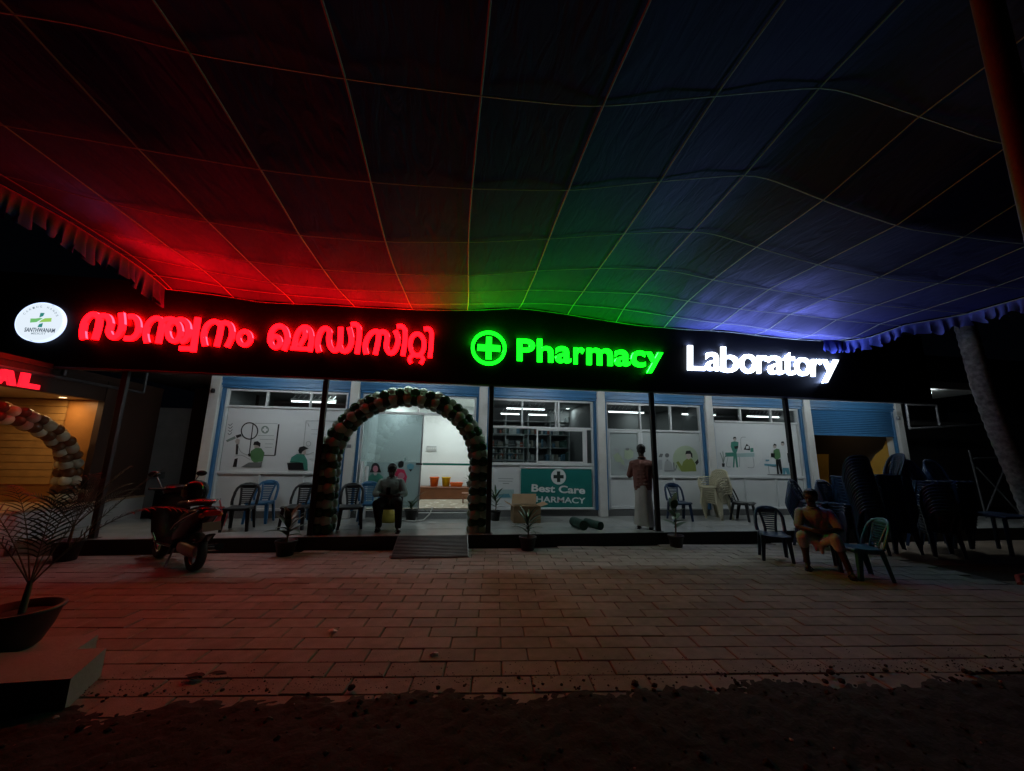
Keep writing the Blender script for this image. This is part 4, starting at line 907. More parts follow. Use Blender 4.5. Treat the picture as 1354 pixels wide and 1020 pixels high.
# ================================================================== CHAIRS
def chair_parts(arms=False):
    """armless moulded chair facing -Y, origin on the floor"""
    P = {}
    b = MB(); n = 9; secs = []
    for k in range(n):
        t = k/(n-1); y = -0.215+0.42*t; w_ = 0.215-0.025*t; z = 0.43-0.028*math.sin(PI*t)*0.8-0.012*t+(-0.03 if k == 0 else 0)
        row = []
        for j in range(7): u = -1+2*j/6; row.append((u*w_, y, z+0.012*u*u))
        secs.append(row+[(x,y_,z_-0.022) for x,y_,z_ in reversed(row)])
    b.loft(secs); P['seat'] = b
    b = MB()
    def by(z): return 0.195+0.16*((z-0.42)/0.40)**1.1
    zs_ = [0.42+0.055*k for k in range(8)]
    ring = [(-0.200,0.43)]+[(-0.205-0.008*math.sin(k),0.43+0.06*k) for k in range(1,4)]+[(-0.205,0.66),(-0.185,0.73),(-0.14,0.785),(-0.07,0.81),(0,0.815),(0.07,0.81),(0.14,0.785),(0.185,0.73),(0.205,0.66)]+[(0.205,0.43+0.06*k) for k in (3,2,1)]+[(0.200,0.43)]
    b.tube([(x,by(z)-0.03*abs(x)/0.2,z) for x,z in ring], 0.028, 6, flat=0.55, up=(0,1,0))
    for s in (-1,1): b.tube([(s*(0.078+0.062*((z-0.42)/0.38)**1.5),by(z)-0.008,z) for z in [0.42+0.05*k for k in range(8)]], 0.021, 6, flat=0.5, up=(0,1,0))
    for k in range(9):
        z = 0.46+0.034*k; w_ = 0.078+0.062*((z-0.42)/0.38)**1.5; b.obar((-w_,by(z)-0.008,z),(w_,by(z)-0.008,z),0.012,0.022)
    z = 0.775; b.tube([(-0.12,by(z)-0.01,0.765),(0,by(z)-0.004,0.775),(0.12,by(z)-0.01,0.765)], 0.034, 6, flat=0.4, up=(0,1,0))
    P['backrest'] = b
    legs = []
    for sx in (-1,1):
        for f in (1,0):
            top = Vector((sx*0.185, -0.17 if f else 0.17, 0.415)); bot = Vector((sx*(0.215 if f else 0.205), -0.20 if f else 0.255, 0.0))
            l = MB(); d = bot-top; secs = []
            for t in (0,0.3,0.65,1):
                c = top+d*t; w_ = 0.046-0.016*t; iy = 1 if f else -1
                secs.append([c+Vector(v) for v in [(-sx*w_,0,0),(sx*w_*0.5,0,0),(sx*w_*0.5,iy*w_*1.5,0),(sx*(w_*0.5-0.012),iy*w_*1.5,0),(sx*(w_*0.5-0.012),iy*0.014,0),(-sx*w_,iy*0.014,0)]])
            l.loft(secs, smooth=False); legs.append(l)
    P['legs'] = legs
    for sx in (-1,1):
        P.setdefault('apron', MB()).obar((sx*0.196,-0.16,0.39),(sx*0.19,0.17,0.385),0.012,0.045)
    P['apron'].obar((-0.17,-0.195,0.385),(0.17,-0.195,0.385),0.012,0.04)
    if arms:
        a = MB()
        for sx in (-1,1): a.tube([(sx*0.205,by(0.62)-0.03,0.62),(sx*0.26,0.10,0.625),(sx*0.265,-0.08,0.615),(sx*0.255,-0.17,0.575),(sx*0.235,-0.195,0.43)], 0.024, 6, flat=0.6)
        P['arms'] = a
    return P
CP = chair_parts()
CM = dict(black=mat('black_plastic',(0.012,0.013,0.015),0.35,var=0.1), blue=mat('blue_plastic',(0.015,0.10,0.22),0.35,var=0.08), teal=mat('teal_plastic',(0.020,0.15,0.20),0.33,var=0.08), navy=mat('navy_plastic',(0.010,0.030,0.075),0.33,var=0.08), cream=mat('cream_plastic',(0.58,0.53,0.37),0.4,var=0.06,dirt=(0.45,0.38,0.27)))
protos = {}
def chair(color, x, y, z, rz, label, group):
    if color not in protos:
        t = thing('plastic_chair', label, 'chair', (0,0,0), 0, group); m = CM[color]
        CP['seat'].build('seat', m, t); CP['backrest'].build('backrest', m, t); CP['apron'].build('apron', m, t)
        for l in CP['legs']: l.build('leg', m, t)
        protos[color] = t
    else: t = copy_tree(protos[color])
    t['label'] = label; t['group'] = group; t.location = (x,y,z); t.rotation_euler = (0,0,rz); return t
def facing(dx, dy): return math.atan2(dy, dx)+PI/2
GP = 'plastic chairs standing on the porch'; GY = 'plastic chairs standing in the yard'
chair('black', -3.98, 8.05, ZP, 0.15, 'black slatted plastic chair at the far left of the porch beside the red bag', GP)
chair('blue', -4.00, 8.85, ZP, 0.05, 'blue plastic chair behind the far left black chair, against the window', GP)
chair('black', -3.02, 8.15, ZP, -0.05, 'black slatted plastic chair behind the leafy plant, left of the arch', GP)
chair('blue', -2.95, 8.90, ZP, 0.0, 'blue plastic chair behind the balloon arch leg, against the poster window', GP)
chair('black', -2.02, 8.15, ZP, 0.25, 'black slatted plastic chair just inside the left leg of the arch', GP)
chair('blue', -1.78, 8.72, ZP, 0.35, 'blue plastic chair between the arch leg and the seated man', GP)
chair('black', -1.28, 8.16, ZP, 0.05, 'black plastic chair under the man seated inside the arch', GP)
chair('navy', 5.30, 8.72, ZP, -0.1, 'dark blue plastic chair between the standing man and the cream stack', GP)
chair('black', 6.90, 8.62, ZP, 0.55, 'dark plastic chair to the right of the cream stack', GP)
chair('navy', 5.42, 6.12, 0.0, -0.55, 'dark plastic chair in the yard left of the seated man', GY)
chair('navy', 5.78, 5.62, 0.0, -0.70, 'dark blue plastic chair under the man seated in the yard', GY)
chair('teal', 5.93, 5.12, 0.0, -1.85, 'shiny teal plastic chair at the front of the yard, right of the seated man', GY)
# stacks: each chair of a stack is a chair
def one_mesh(P, m, name):
    b = MB()
    for k in ('seat','backrest','apron'): b.add(P[k].v, P[k].f, 0, True)
    for l in P['legs']: b.add(l.v, l.f)
    if 'arms' in P: b.add(P['arms'].v, P['arms'].f, 0, True)
    return b.mesh(name, m)
navy_mesh = one_mesh(CP, CM['navy'], 'plastic_chair')
def solid_back(P):
    b = P['backrest']
    return P
ORD = ['topmost','second','third','fourth','fifth','sixth','seventh','eighth','ninth','tenth','eleventh','twelfth','thirteenth','fourteenth','fifteenth','sixteenth','seventeenth','eighteenth','nineteenth','twentieth']
def stack(x, y, z, rz, n, mesh, what, where, group, pitch=0.055, lean=0.012):
    for k in range(n):
        q = n-1-k; lb = ('topmost %s of %s' if q == 0 else 'lowest %s of %s' if k == 0 else ORD[q]+' %s from the top of %s') % (what, where)
        o = put('plastic_chair', mesh, None, lb, 'chair', group)
        d = Vector((math.sin(rz), -math.cos(rz), 0))*lean*k
        o.location = (x+d.x+random.uniform(-.003,.003), y+d.y, z+k*pitch); o.rotation_euler = (0, 0, rz+random.uniform(-.02,.02))
stack(6.98, 6.95, 0, 0.5, 9, navy_mesh, 'navy chair', 'the low stack behind the yard man', 'low chair stack behind the yard man')
stack(7.42, 6.75, 0, 0.15, 9, navy_mesh, 'navy chair', 'the low stack before the shutter pillar', 'low chair stack before the shutter pillar')
stack(7.62, 6.45, 0, PI-0.3, 18, navy_mesh, 'navy chair', 'the tall stack by the shutter pillar', 'tall chair stack by the shutter pillar')
stack(8.30, 6.45, 0, -1.9, 19, navy_mesh, 'navy chair', 'the tallest stack before the yellow room', 'tallest chair stack before the yellow room', lean=0.004)
stack(9.30, 6.65, 0, 0.1, 17, navy_mesh, 'navy chair', 'the left broad stack right of the yellow room', 'left broad chair stack')
stack(9.95, 6.72, 0, 0.0, 17, navy_mesh, 'navy chair', 'the rightmost tall stack by the bare ground', 'rightmost chair stack')
stack(8.85, 6.15, 0, 2.6, 9, navy_mesh, 'navy chair', 'the low stack before the two broad stacks', 'low stack before the broad stacks')
# cream armchair stack with lattice backs
CR = chair_parts(True); b = MB()
def by(z): return 0.195+0.16*((z-0.42)/0.40)**1.1
for s in (-1,1):
    for k in range(-5,8):
        pts = []
        for q in range(9):
            z = 0.45+0.04*q; x = 0.055*k+s*(z-0.60)*0.8
            if abs(x) < 0.2: pts.append((x,by(z)-0.008,z))
        if len(pts) > 1: b.tube(pts, 0.011, 5, flat=0.5, up=(0,1,0))
ring = [(-0.200,0.43),(-0.21,0.55),(-0.215,0.66),(-0.195,0.74),(-0.12,0.79),(0,0.805),(0.12,0.79),(0.195,0.74),(0.215,0.66),(0.21,0.55),(0.200,0.43)]
b.tube([(x,by(z)-0.03*abs(x)/0.2,z) for x,z in ring], 0.026, 6, flat=0.6, up=(0,1,0)); CR['backrest'] = b
cream_mesh = one_mesh(CR, CM['cream'], 'cream_armchair')
stack(6.40, 8.85, ZP, -1.25, 8, cream_mesh, 'cream lattice armchair', 'the cream stack on the porch', 'cream armchairs stacked on the porch', pitch=0.052, lean=0.020)
# folded table tops leaning behind the stacks
tb = thing('stacked_table', 'dark square plastic table standing among the chair stacks', 'table', (10.35, 6.2, 0))
MB().bbox(9.95,10.75,5.85,6.55,0.66,0.70,0.015).build('table_top', CM['navy'], tb)
for xx in (10.0,10.65):
    for yy in (5.90,6.45): MB().bbox(xx,xx+0.05,yy,yy+0.05,0,0.659,0.006).build('leg', CM['navy'], tb)

# ================================================================== PORCH ITEMS
rp = thing('entry_ramp', 'ribbed grey metal ramp leading up to the porch under the arch', 'ramp', (-0.36,7.0,0))
a0, a1, y0_, y1_ = -0.98, 0.26, 6.66, 7.325
MB().loft([[(a0,y0_,0.004),(a1,y0_,0.004),(a1,y0_,0.022),(a0,y0_,0.022)],[(a0,y1_,0.198),(a1,y1_,0.198),(a1,y1_,0.216),(a0,y1_,0.216)]], smooth=False).build('plate', mat('ramp_metal',(0.16,0.165,0.17),0.4,0.6,var=0.2), rp)
for k in range(15):
    t = (k+0.5)/15; y = y0_+(y1_-y0_)*t; z = 0.022+0.194*t; MB().obar((a0+0.01,y,z+0.004),(a1-0.01,y,z+0.004),0.018,0.010).build('rib', MATS['ramp_metal'], rp)
bx = thing('cardboard_box', 'open brown cardboard box behind the middle potted plant', 'box', (1.58,8.75,ZP))
M_card = mat('cardboard', (0.34,0.22,0.12), 0.75, var=0.12)
for x0,x1,y0,y1 in ((1.28,1.295,8.5,8.98),(1.865,1.88,8.5,8.98),(1.296,1.864,8.5,8.515),(1.296,1.864,8.965,8.98)): MB().box(x0,x1,y0,y1,ZP+0.002,ZP+0.34).build('side_panel', M_card, bx)
MB().box(1.297,1.863,8.516,8.964,ZP+0.002,ZP+0.012).build('bottom_panel', M_card, bx)
for q in (((1.285,8.5,ZP+0.345),(1.285,8.98,ZP+0.345),(1.12,8.98,ZP+0.42),(1.12,8.5,ZP+0.42)), ((1.875,8.5,ZP+0.345),(1.875,8.98,ZP+0.345),(2.05,8.98,ZP+0.40),(2.05,8.5,ZP+0.40)), ((1.296,8.97,ZP+0.345),(1.864,8.97,ZP+0.345),(1.90,9.09,ZP+0.56),(1.33,9.09,ZP+0.56)), ((1.296,8.505,ZP+0.345),(1.864,8.505,ZP+0.345),(1.83,8.36,ZP+0.38),(1.31,8.36,ZP+0.38))):
    nrm = (Vector(q[1])-Vector(q[0])).cross(Vector(q[2])-Vector(q[0])).normalized()*0.005
    MB().loft([[Vector(p) for p in q],[Vector(p)+nrm for p in q]], smooth=False).build('flap', M_card, bx)
M_mat = mat('green_mat', (0.012,0.05,0.035), 0.7, var=0.2, scale=12)
for (xa,ya),(xb,yb),r,lb in (((2.56,7.62),(2.50,8.12),0.095,'thicker green rolled mat lying on the porch'), ((2.92,7.64),(2.78,8.12),0.08,'thinner green rolled mat lying beside the thicker roll')):
    t = thing('rolled_mat', lb, 'mat', ((xa+xb)/2,(ya+yb)/2,ZP), group='green rolled mats on the porch')
    MB().tube([(xa,ya,ZP+r),(xb,yb,ZP+r)], r, 20).build('roll', M_mat, t)
    d = (Vector((xb,yb,0))-Vector((xa,ya,0))).normalized(); sd = Vector((-d.y,d.x,0)); sp = MB(); pts = []
    for k in range(60): an = k*0.42; q = r*0.92*(1-k/64); pts.append(Vector((xa,ya,ZP+r))-d*0.003+sd*q*math.cos(an)+Vector((0,0,q*math.sin(an))))
    sp.tube(pts, 0.003, 4); sp.build('spiral_edge', mat('mat_edge',(0.03,0.09,0.06),0.7), t)
    for tt in (0.25,0.75):
        c = Vector((xa,ya,ZP+r))+tt*(Vector((xb,yb,0))-Vector((xa,ya,0))); MB().tube([c-d*0.006,c+d*0.006], r+0.003, 20).build('tie', M_dark, t)
rb = thing('carry_bag', 'red cloth bag on the porch at the left of the first black chair', 'bag', (-4.62,8.45,ZP))
M_redbag = mat('red_cloth',(0.42,0.03,0.03),0.7)
MB().loft([[(-4.80,8.36,ZP),(-4.46,8.36,ZP),(-4.46,8.54,ZP),(-4.80,8.54,ZP)],[(-4.82,8.36,ZP+0.2),(-4.44,8.36,ZP+0.2),(-4.44,8.56,ZP+0.2),(-4.82,8.56,ZP+0.2)],[(-4.78,8.43,ZP+0.38),(-4.47,8.42,ZP+0.37),(-4.47,8.46,ZP+0.37),(-4.78,8.47,ZP+0.38)]]).build('body', M_redbag, rb)
for yy in (8.43,8.46): MB().tube([(-4.72,yy,ZP+0.37),(-4.68,yy,ZP+0.50),(-4.57,yy,ZP+0.50),(-4.53,yy,ZP+0.37)], 0.008, 6).build('handle', M_redbag, rb)
yb_ = thing('carry_bag', 'yellow sack on the porch under the man seated in the arch', 'bag', (-1.42,8.75,ZP))
b = MB(); b.loft([[(-1.42+0.19*sx*math.cos(a),8.75+0.12*sx*math.sin(a),ZP+z+0.015*math.sin(3*a)) for a in [2*PI*k/12 for k in range(12)]] for z,sx in ((0.002,0.85),(0.06,1.05),(0.14,1.0),(0.22,0.8),(0.27,0.3),(0.31,0.36))]); b.build('sack', mat('yellow_cloth',(0.45,0.36,0.05),0.7,var=0.2), yb_)
MB().tube([(-1.42+0.06*math.cos(a),8.75+0.04*math.sin(a),ZP+0.268) for a in [2*PI*k/10 for k in range(11)]], 0.008, 5).build('tie', M_card, yb_)
hs = MB(); hs.tube([(-1.30,9.05,ZP+0.02),(-1.1,8.85,ZP+0.02),(-0.85,8.72,ZP+0.02),(-0.66,8.82,ZP+0.03),(-0.55,9.02,ZP+0.12),(-0.50,9.15,ZP+0.25)], 0.016, 8)
hs.build('hose', mat('white_hose',(0.5,0.5,0.48),0.5), label='white hose looping over the porch by the entrance step', cat='hose')
rl = thing('rolled_poster', 'pale rolled sheets leaning in the corner behind the blue chair', 'roll', (-2.12,9.2,ZP))
for dx_ in (0,0.11): MB().tube([(-2.10+dx_,9.12,ZP+0.01),(-2.16+dx_,9.36,ZP+1.25-dx_)], 0.045, 12).build('roll', M_panel, rl)

# ================================================================== PLANTS
M_leaf = mat('dark_leaf',(0.025,0.06,0.022),0.4,var=0.3,scale=8,rnd=0.3); M_palm = mat('palm_leaf',(0.040,0.042,0.018),0.45,var=0.3,rnd=0.25); M_stem = mat('plant_stem',(0.11,0.085,0.045),0.7); M_potsoil = mat('pot_soil',(0.03,0.02,0.015),0.95)
M_potb = mat('black_pot',(0.018,0.016,0.016),0.5,var=0.2)
def pot(t, x, y, z, r0, r1, h, m=M_potb):
    MB().lathe([(0,0),(r0,0),(r1,h),(r1*1.08,h),(r1*1.08,h+0.03),(r1*0.95,h+0.03),(r1*0.92,h-0.02),(0,h-0.03)], (x,y,z), 22).build('pot', m, t)
    MB().lathe([(r1*0.90,h-0.022),(r1*0.5,h-0.010),(0,h-0.006)], (x,y,z), 16).build('soil', M_potsoil, t)
def blade(b, base, direction, length, width, droop, up=Vector((0,0,1)), n=6, mi=0):
    d = Vector(direction).normalized(); s = d.cross(up)
    if s.length < 1e-3: s = Vector((1,0,0))
    s.normalize(); p = Vector(base); vs = []; dd = d.copy()
    for k in range(n+1):
        t = k/n; w_ = width*(math.sin(PI*min(1,0.12+0.88*t))**0.7 if k < n else 0.02)/2; nrm = s.cross(dd)
        vs += [p-s*w_+nrm*w_*0.3, p+Vector((0,0,0))-nrm*0.0, p+s*w_+nrm*w_*0.3]
        p = p+dd*length/n; dd = (dd+Vector((0,0,-droop/n))).normalized()
    fs = []
    for k in range(n): fs += [(3*k,3*k+1,3*k+4,3*k+3),(3*k+1,3*k+2,3*k+5,3*k+4)]
    b.add(vs, fs, mi, True)
def leafy(name, lb, x, y, z, r0, r1, h, nl, ll, lw_, sh, lean=0.6, m=None):
    t = thing(name, lb, 'plant', (x,y,z), group='leafy potted plants'); pot(t,x,y,z,r0,r1,h)
    MB().tube([(x,y,z+h-0.02),(x+0.02,y,z+h+sh*0.5),(x,y+0.01,z+h+sh)], [0.014,0.011,0.007], 7).build('stem', M_stem, t)
    for k in range(nl):
        az = k*2.4+random.uniform(-.3,.3); tt = 0.25+0.75*k/nl; el = random.uniform(0.15,0.5)+1.0*k/nl*(1-lean*0.3)
        b = MB(); blade(b, (x,y,z+h+sh*tt), (math.cos(az)*math.cos(el),math.sin(az)*math.cos(el),math.sin(el)), ll*random.uniform(.8,1.15), lw_, lean*random.uniform(.7,1.5)); b.build('leaf', m or M_leaf, t)
leafy('potted_plant','broad leaved plant in a black pot before the porch, left of the arch',-2.72,7.06,0,0.12,0.16,0.20,18,0.34,0.095,0.34)
leafy('potted_plant','narrow leaved plant in a black pot before the cardboard box',1.33,7.10,0,0.11,0.15,0.20,24,0.36,0.045,0.30,0.7)
leafy('potted_plant','tall sparse plant with round leaves in a pot by the standing man',4.22,7.13,0,0.11,0.14,0.18,9,0.27,0.14,0.62,0.3)
leafy('potted_plant','small plant with long leaves in a brown pot at the entrance step',-0.95,9.0,ZP,0.10,0.14,0.20,9,0.42,0.06,0.12,0.9)
leafy('potted_plant','little plant on the bench at the right of the entrance room',0.40,11.5,0.741,0.06,0.08,0.12,10,0.20,0.04,0.08,0.6)
leafy('potted_plant','slim plant behind the right leg of the arch, against the frosted pane',0.92,8.9,ZP,0.09,0.12,0.18,12,0.34,0.05,0.35,0.5)
def frond(parent, base, az, el, length, nleaf, ll, droop, m=M_palm, r=0.009, wl_=0.022, hang=0.5):
    p = Vector(base); d = Vector((math.cos(az)*math.cos(el), math.sin(az)*math.cos(el), math.sin(el))); pts = [p.copy()]; dirs = [d.copy()]
    n = 26
    for k in range(n): p = p+d*length/n; d = (d+Vector((0,0,-droop/n*(0.3+1.4*k/n)))).normalized(); pts.append(p.copy()); dirs.append(d.copy())
    b = MB(); b.tube(pts, [r*(1-0.75*k/n) for k in range(n+1)], 6, 1)
    for k in range(nleaf):
        t = 0.28+0.72*k/nleaf; i = t*n; i0 = int(i); q = pts[i0].lerp(pts[min(i0+1,n)], i-i0); dd = dirs[i0]
        s = dd.cross(Vector((0,0,1))); s = s.normalized() if s.length > 1e-3 else Vector((1,0,0)); nup = s.cross(dd)
        for sg in (-1,1):
            ld = (s*sg*0.8+dd*(0.55+0.5*t)+nup*0.22).normalized(); L1 = ll*math.sin(PI*(0.18+0.74*t*0.95))*random.uniform(.85,1.1)
            blade(b, q, ld, L1, wl_, hang*random.uniform(.6,1.3), nup, 4, 0)
    b.build('frond', [m, M_stem], parent)
q = at_z(16, 858, 0.10); px_, py_, pz_ = q.x, q.y, 0.102; k = 0.74
pp = thing('potted_palm','sparse palm in a wide black bowl pot at the left foreground','plant',(px_,py_,pz_))
MB().lathe([(r*k,z*k) for r,z in [(0,0),(0.16,0),(0.20,0.04),(0.27,0.20),(0.31,0.36),(0.335,0.37),(0.335,0.40),(0.30,0.40),(0.28,0.33),(0,0.31)]],(px_,py_,pz_),28).build('pot', M_potb, pp)
MB().lathe([(r*k,z*k) for r,z in [(0.275,0.325),(0.15,0.34),(0,0.345)]],(px_,py_,pz_),16).build('soil', M_potsoil, pp)
MB().tube([(px_+0.01,py_,pz_+0.24),(px_+0.015,py_,pz_+0.38),(px_+0.02,py_,pz_+0.50)],[0.024,0.021,0.016],9).build('stem', M_stem, pp)
tp = (px_+0.02,py_,pz_+0.46)
for az,el,L0,dr_ in ((0.42,1.00,1.15,0.35),(0.25,0.98,1.20,1.75),(0.75,1.25,1.05,0.9),(1.9,1.15,1.1,1.2),(2.6,1.0,1.2,1.2),(3.3,1.15,1.1,1.3),(-0.7,1.35,0.8,1.0),(4.2,1.1,1.0,1.2)):
    frond(pp, tp, az, el, L0, 17, 0.19, dr_, wl_=0.012, r=0.006, hang=0.9)
p2 = thing('potted_palm','slender palm in a black pot at the left end of the porch','plant',(-5.78,6.98,0))
pot(p2,-5.78,6.98,0,0.12,0.17,0.26)
MB().tube([(-5.78,6.98,0.22),(-5.76,6.98,0.5)],[0.022,0.016],8).build('stem', M_stem, p2)
for az,el,L0,dr_ in ((0.1,0.95,1.15,1.2),(-0.3,0.75,1.35,1.0),(0.8,1.1,1.0,1.2),(2.2,1.0,1.0,1.3),(3.3,0.9,1.15,1.2),(4.3,1.0,1.0,1.2),(5.2,0.8,1.0,1.3),(1.5,1.3,0.9,1.0)):
    frond(p2,(-5.76,6.98,0.48),az,el,L0*0.85,20,0.22,dr_,wl_=0.010,r=0.006)
# concrete blocks under the pot
M_conc = mat('rough_concrete',(0.30,0.28,0.26),0.85,var=0.15,bump=0.5,bscale=35,dirt=(0.16,0.14,0.12))
def block(name, lb, pts, z0, z1):
    t = MB(); n = len(pts); t.loft([[(x,y,z0) for x,y in pts],[(x,y,z1) for x,y in pts]], smooth=False)
    return t.build(name, M_conc, label=lb, cat='block', group='concrete blocks at the left corner')
block('concrete_block','low concrete block at the left front corner of the paving',[(-4.2,3.10),(-2.42,3.14),(-2.55,3.56),(-4.2,3.56)],-0.12,0.185)
block('concrete_block','flat concrete slab under the bowl pot',[(-4.6,3.585),(-2.86,3.585),(-2.96,4.02),(-4.6,4.02)],-0.07,0.10)
# coconut palm behind the right edge of the canopy
TX = lambda z: float(np.interp(z,[-0.2,1.1,2.2,3.2,4.6,8,11],[11.75,11.46,11.18,11.02,10.95,11.0,11.15]))
tr = thing('coconut_palm','tall coconut palm with ringed pale trunk right of the canopy','tree',(10.9,6.4,-0.1))
b = MB(); pts = []; rs = []
ax = lambda z: TX(z)
for k in range(120):
    z = -0.2+0.09*k; pts.append((ax(z),6.35+0.02*z,z)); rs.append((0.165+0.10*math.exp(-max(0,z)/0.55))*(1+0.035*((k%2)*2-1)+random.uniform(-.02,.02)))
b.tube(pts, rs, 22); b.build('trunk', mat('coconut_bark',(0.14,0.13,0.125),0.9,var=0.6,scale=14,bump=1.0,bscale=24,dirt=(0.025,0.022,0.020),dscale=6), tr)
cr_ = put('crown', None, tr, loc=(0.1,0.1,0))
for k in range(11): frond(cr_, (ax(10.5),6.57,10.5), k*2*PI/11+0.2, 0.55+0.3*(k%2), 3.4, 34, 0.75, 1.5, M_leaf, 0.03, 0.05)
# scaffold frame, ledge wall and red pipe at the right
sf = thing('scaffold_frame','thin grey steel scaffold frame beside the coconut trunk','scaffold',(13.9,8.6,0))
for a, c in (((13.85,8.6,2.0),(13.98,8.6,0.0)),((13.93,8.6,1.78),(15.3,8.6,1.84)),((14.0,8.6,1.55),(15.3,8.6,0.12)),((15.3,8.6,2.0),(15.4,8.6,0.0)),((13.98,8.6,0.35),(14.9,8.6,1.5))): MB().tube([a,c],0.022,8).build('tube', MATS['grey_pipe'], sf)
fb = thing('far_house','dark house wall with a pale window ledge beyond the coconut palm','house',(19,12.5,0))
MB().box(16.5,24,12.5,13,0,6).build('wall', mat('night_wall',(0.10,0.10,0.11),0.8), fb); MB().bbox(17.2,19.6,12.1,12.498,3.05,3.20,0.01).build('window_ledge', MATS['rough_concrete'], fb); MB().box(17.4,19.4,12.47,12.497,3.3,4.3).build('window', M_dark, fb)
rpp = MB(); rpp.tube([(7.85,4.62,0.00),(8.1,4.78,0.05),(8.6,4.85,0.06),(9.3,4.83,0.02)],0.03,10); rpp.build('red_pipe', mat('red_pvc',(0.45,0.05,0.04),0.4), label='bent red plastic pipe lying beyond the right edge of the paving', cat='pipe')

# litter on the paving
def scrap(name, lb, x, y, r, m, cat, z=0.004, seed=0):
    rr = random.Random(seed); n = 11; b = MB(); ring = [(x+r*(0.6+0.5*rr.random())*math.cos(2*PI*k/n), y+0.6*r*(0.6+0.5*rr.random())*math.sin(2*PI*k/n), z+0.02*rr.random()) for k in range(n)]
    b.add(ring+[(x,y,z+0.025)], [(k,(k+1)%n,n) for k in range(n)]); b.add([(v[0],v[1],v[2]-0.002) for v in ring]+[(x,y,z+0.022)], [((k+1)%n,k,n) for k in range(n)]); return b.build(name, m, label=lb, cat=cat)
M_paper = mat('paper',(0.85,0.82,0.80),0.8)
q = at_z(440,836,0); scrap('paper_scrap','crumpled pale paper scrap on the red lit paving, left one',q.x,q.y,0.055,M_paper,'litter',seed=3)
q = at_z(573,868,0); scrap('paper_scrap','small curled paper scrap on the paving, right of the other one',q.x,q.y,0.045,M_paper,'litter',seed=5)
q = at_z(266,897,0)
dl_ = thing('dead_leaf','long dark dry leaf lying at the front edge of the paving','leaf',(q.x,q.y,0.004)); b = MB()
for k in range(9): blade(b,(q.x-0.11+0.026*k,q.y+random.uniform(-.015,.015),0.012+random.uniform(0,0.012)),(random.choice((-1,1)),random.uniform(-.5,.5),0.10),random.uniform(0.07,0.13),0.04,0.3)
b.build('leaflets', mat('dry_leaf',(0.02,0.014,0.01),0.8), dl_)

# ================================================================== SCOOTER
M_sc = mat('maroon_gloss',(0.014,0.003,0.003),0.22,var=0.05); M_scb = mat('black_gloss_plastic',(0.008,0.008,0.009),0.22); M_rub = mat('tyre_rubber',(0.008,0.008,0.008),0.8,var=0.2,bump=0.3); M_chr = mat('chrome',(0.75,0.75,0.76),0.1,1.0)
SCX, SCY = -4.08, 6.66
sc = thing('motor_scooter','dark maroon motor scooter parked on its stand before the porch','scooter',(0,0,0))
def rsec(x, zc, w_, h_, n=14, p=2.6, ztilt=0.0):
    out = []
    for k in range(n):
        a = 2*PI*k/n; c, s = math.cos(a), math.sin(a)
        out.append((x+ztilt*s*h_, (abs(c)**(2/p))*math.copysign(w_,c), zc+(abs(s)**(2/p))*math.copysign(h_,s)))
    return out
def wheel(xc, steer=0):
    w_ = put('wheel', None, sc, loc=(xc,0,0.245))
    def lat(prof, name, m, n=26):
        vs = []; fs = []
        for r, y in prof: vs += [(r*math.cos(2*PI*k/n), y, r*math.sin(2*PI*k/n)) for k in range(n)]
        for i in range(len(prof)-1):
            for k in range(n): fs.append((i*n+k,i*n+(k+1)%n,(i+1)*n+(k+1)%n,(i+1)*n+k))
        b = MB(); b.add(vs, fs, 0, True); o = put(name, b.mesh(name, m), w_); return o
    lat([(0.165,-0.035),(0.20,-0.05),(0.235,-0.042),(0.245,-0.02),(0.245,0.02),(0.235,0.042),(0.20,0.05),(0.165,0.035)],'tyre',M_rub)
    lat([(0.168,-0.03),(0.15,-0.028),(0.15,0.028),(0.168,0.03)],'rim',M_chr)
    sp = MB()
    for k in range(5):
        a = 2*PI*k/5; sp.obar((0.03*math.cos(a),0,0.03*math.sin(a)),(0.155*math.cos(a),0,0.155*math.sin(a)),0.03,0.035,up=(0,1,0))
    put('spokes', sp.mesh('spokes', M_steel), w_)
    lat([(0.0,-0.05),(0.045,-0.045),(0.045,0.045),(0.0,0.05)],'hub',M_steel,14)
    return w_
wheel(0.64); wheel(-0.64)
MB().loft([rsec(-0.98,0.80,0.04,0.03),rsec(-0.90,0.78,0.10,0.07),rsec(-0.70,0.72,0.145,0.13),rsec(-0.45,0.62,0.155,0.19),rsec(-0.22,0.52,0.14,0.20),rsec(-0.10,0.42,0.11,0.14)]).build('rear_body', M_sc, sc)
MB().loft([rsec(-0.78,0.885,0.05,0.03),rsec(-0.68,0.895,0.12,0.045),rsec(-0.40,0.875,0.14,0.05),rsec(-0.15,0.84,0.125,0.05),rsec(0.02,0.80,0.07,0.04)]).build('seat', mat('seat_vinyl',(0.010,0.009,0.009),0.4), sc)
MB().loft([rsec(-0.18,0.285,0.13,0.04),rsec(0.20,0.275,0.135,0.035),rsec(0.36,0.29,0.14,0.04)]).build('floorboard', M_scb, sc)
b = MB(); b.loft([rsec(0.37,0.30,0.15,0.03),[(x+0.05,y,z) for x,y,z in rsec(0.36,0.42,0.185,0.03)],rsec(0.43,0.60,0.20,0.03),rsec(0.44,0.78,0.19,0.03),rsec(0.42,0.92,0.15,0.03)]); b.loft([rsec(0.46,0.42,0.10,0.05),rsec(0.54,0.55,0.15,0.06),rsec(0.52,0.75,0.16,0.07),rsec(0.46,0.92,0.12,0.05)]); b.build('leg_shield', M_sc, sc)
MB().loft([rsec(0.88,0.36,0.05,0.015),rsec(0.80,0.46,0.075,0.03),rsec(0.64,0.505,0.085,0.03),rsec(0.50,0.46,0.08,0.04)]).build('front_fender', M_sc, sc)
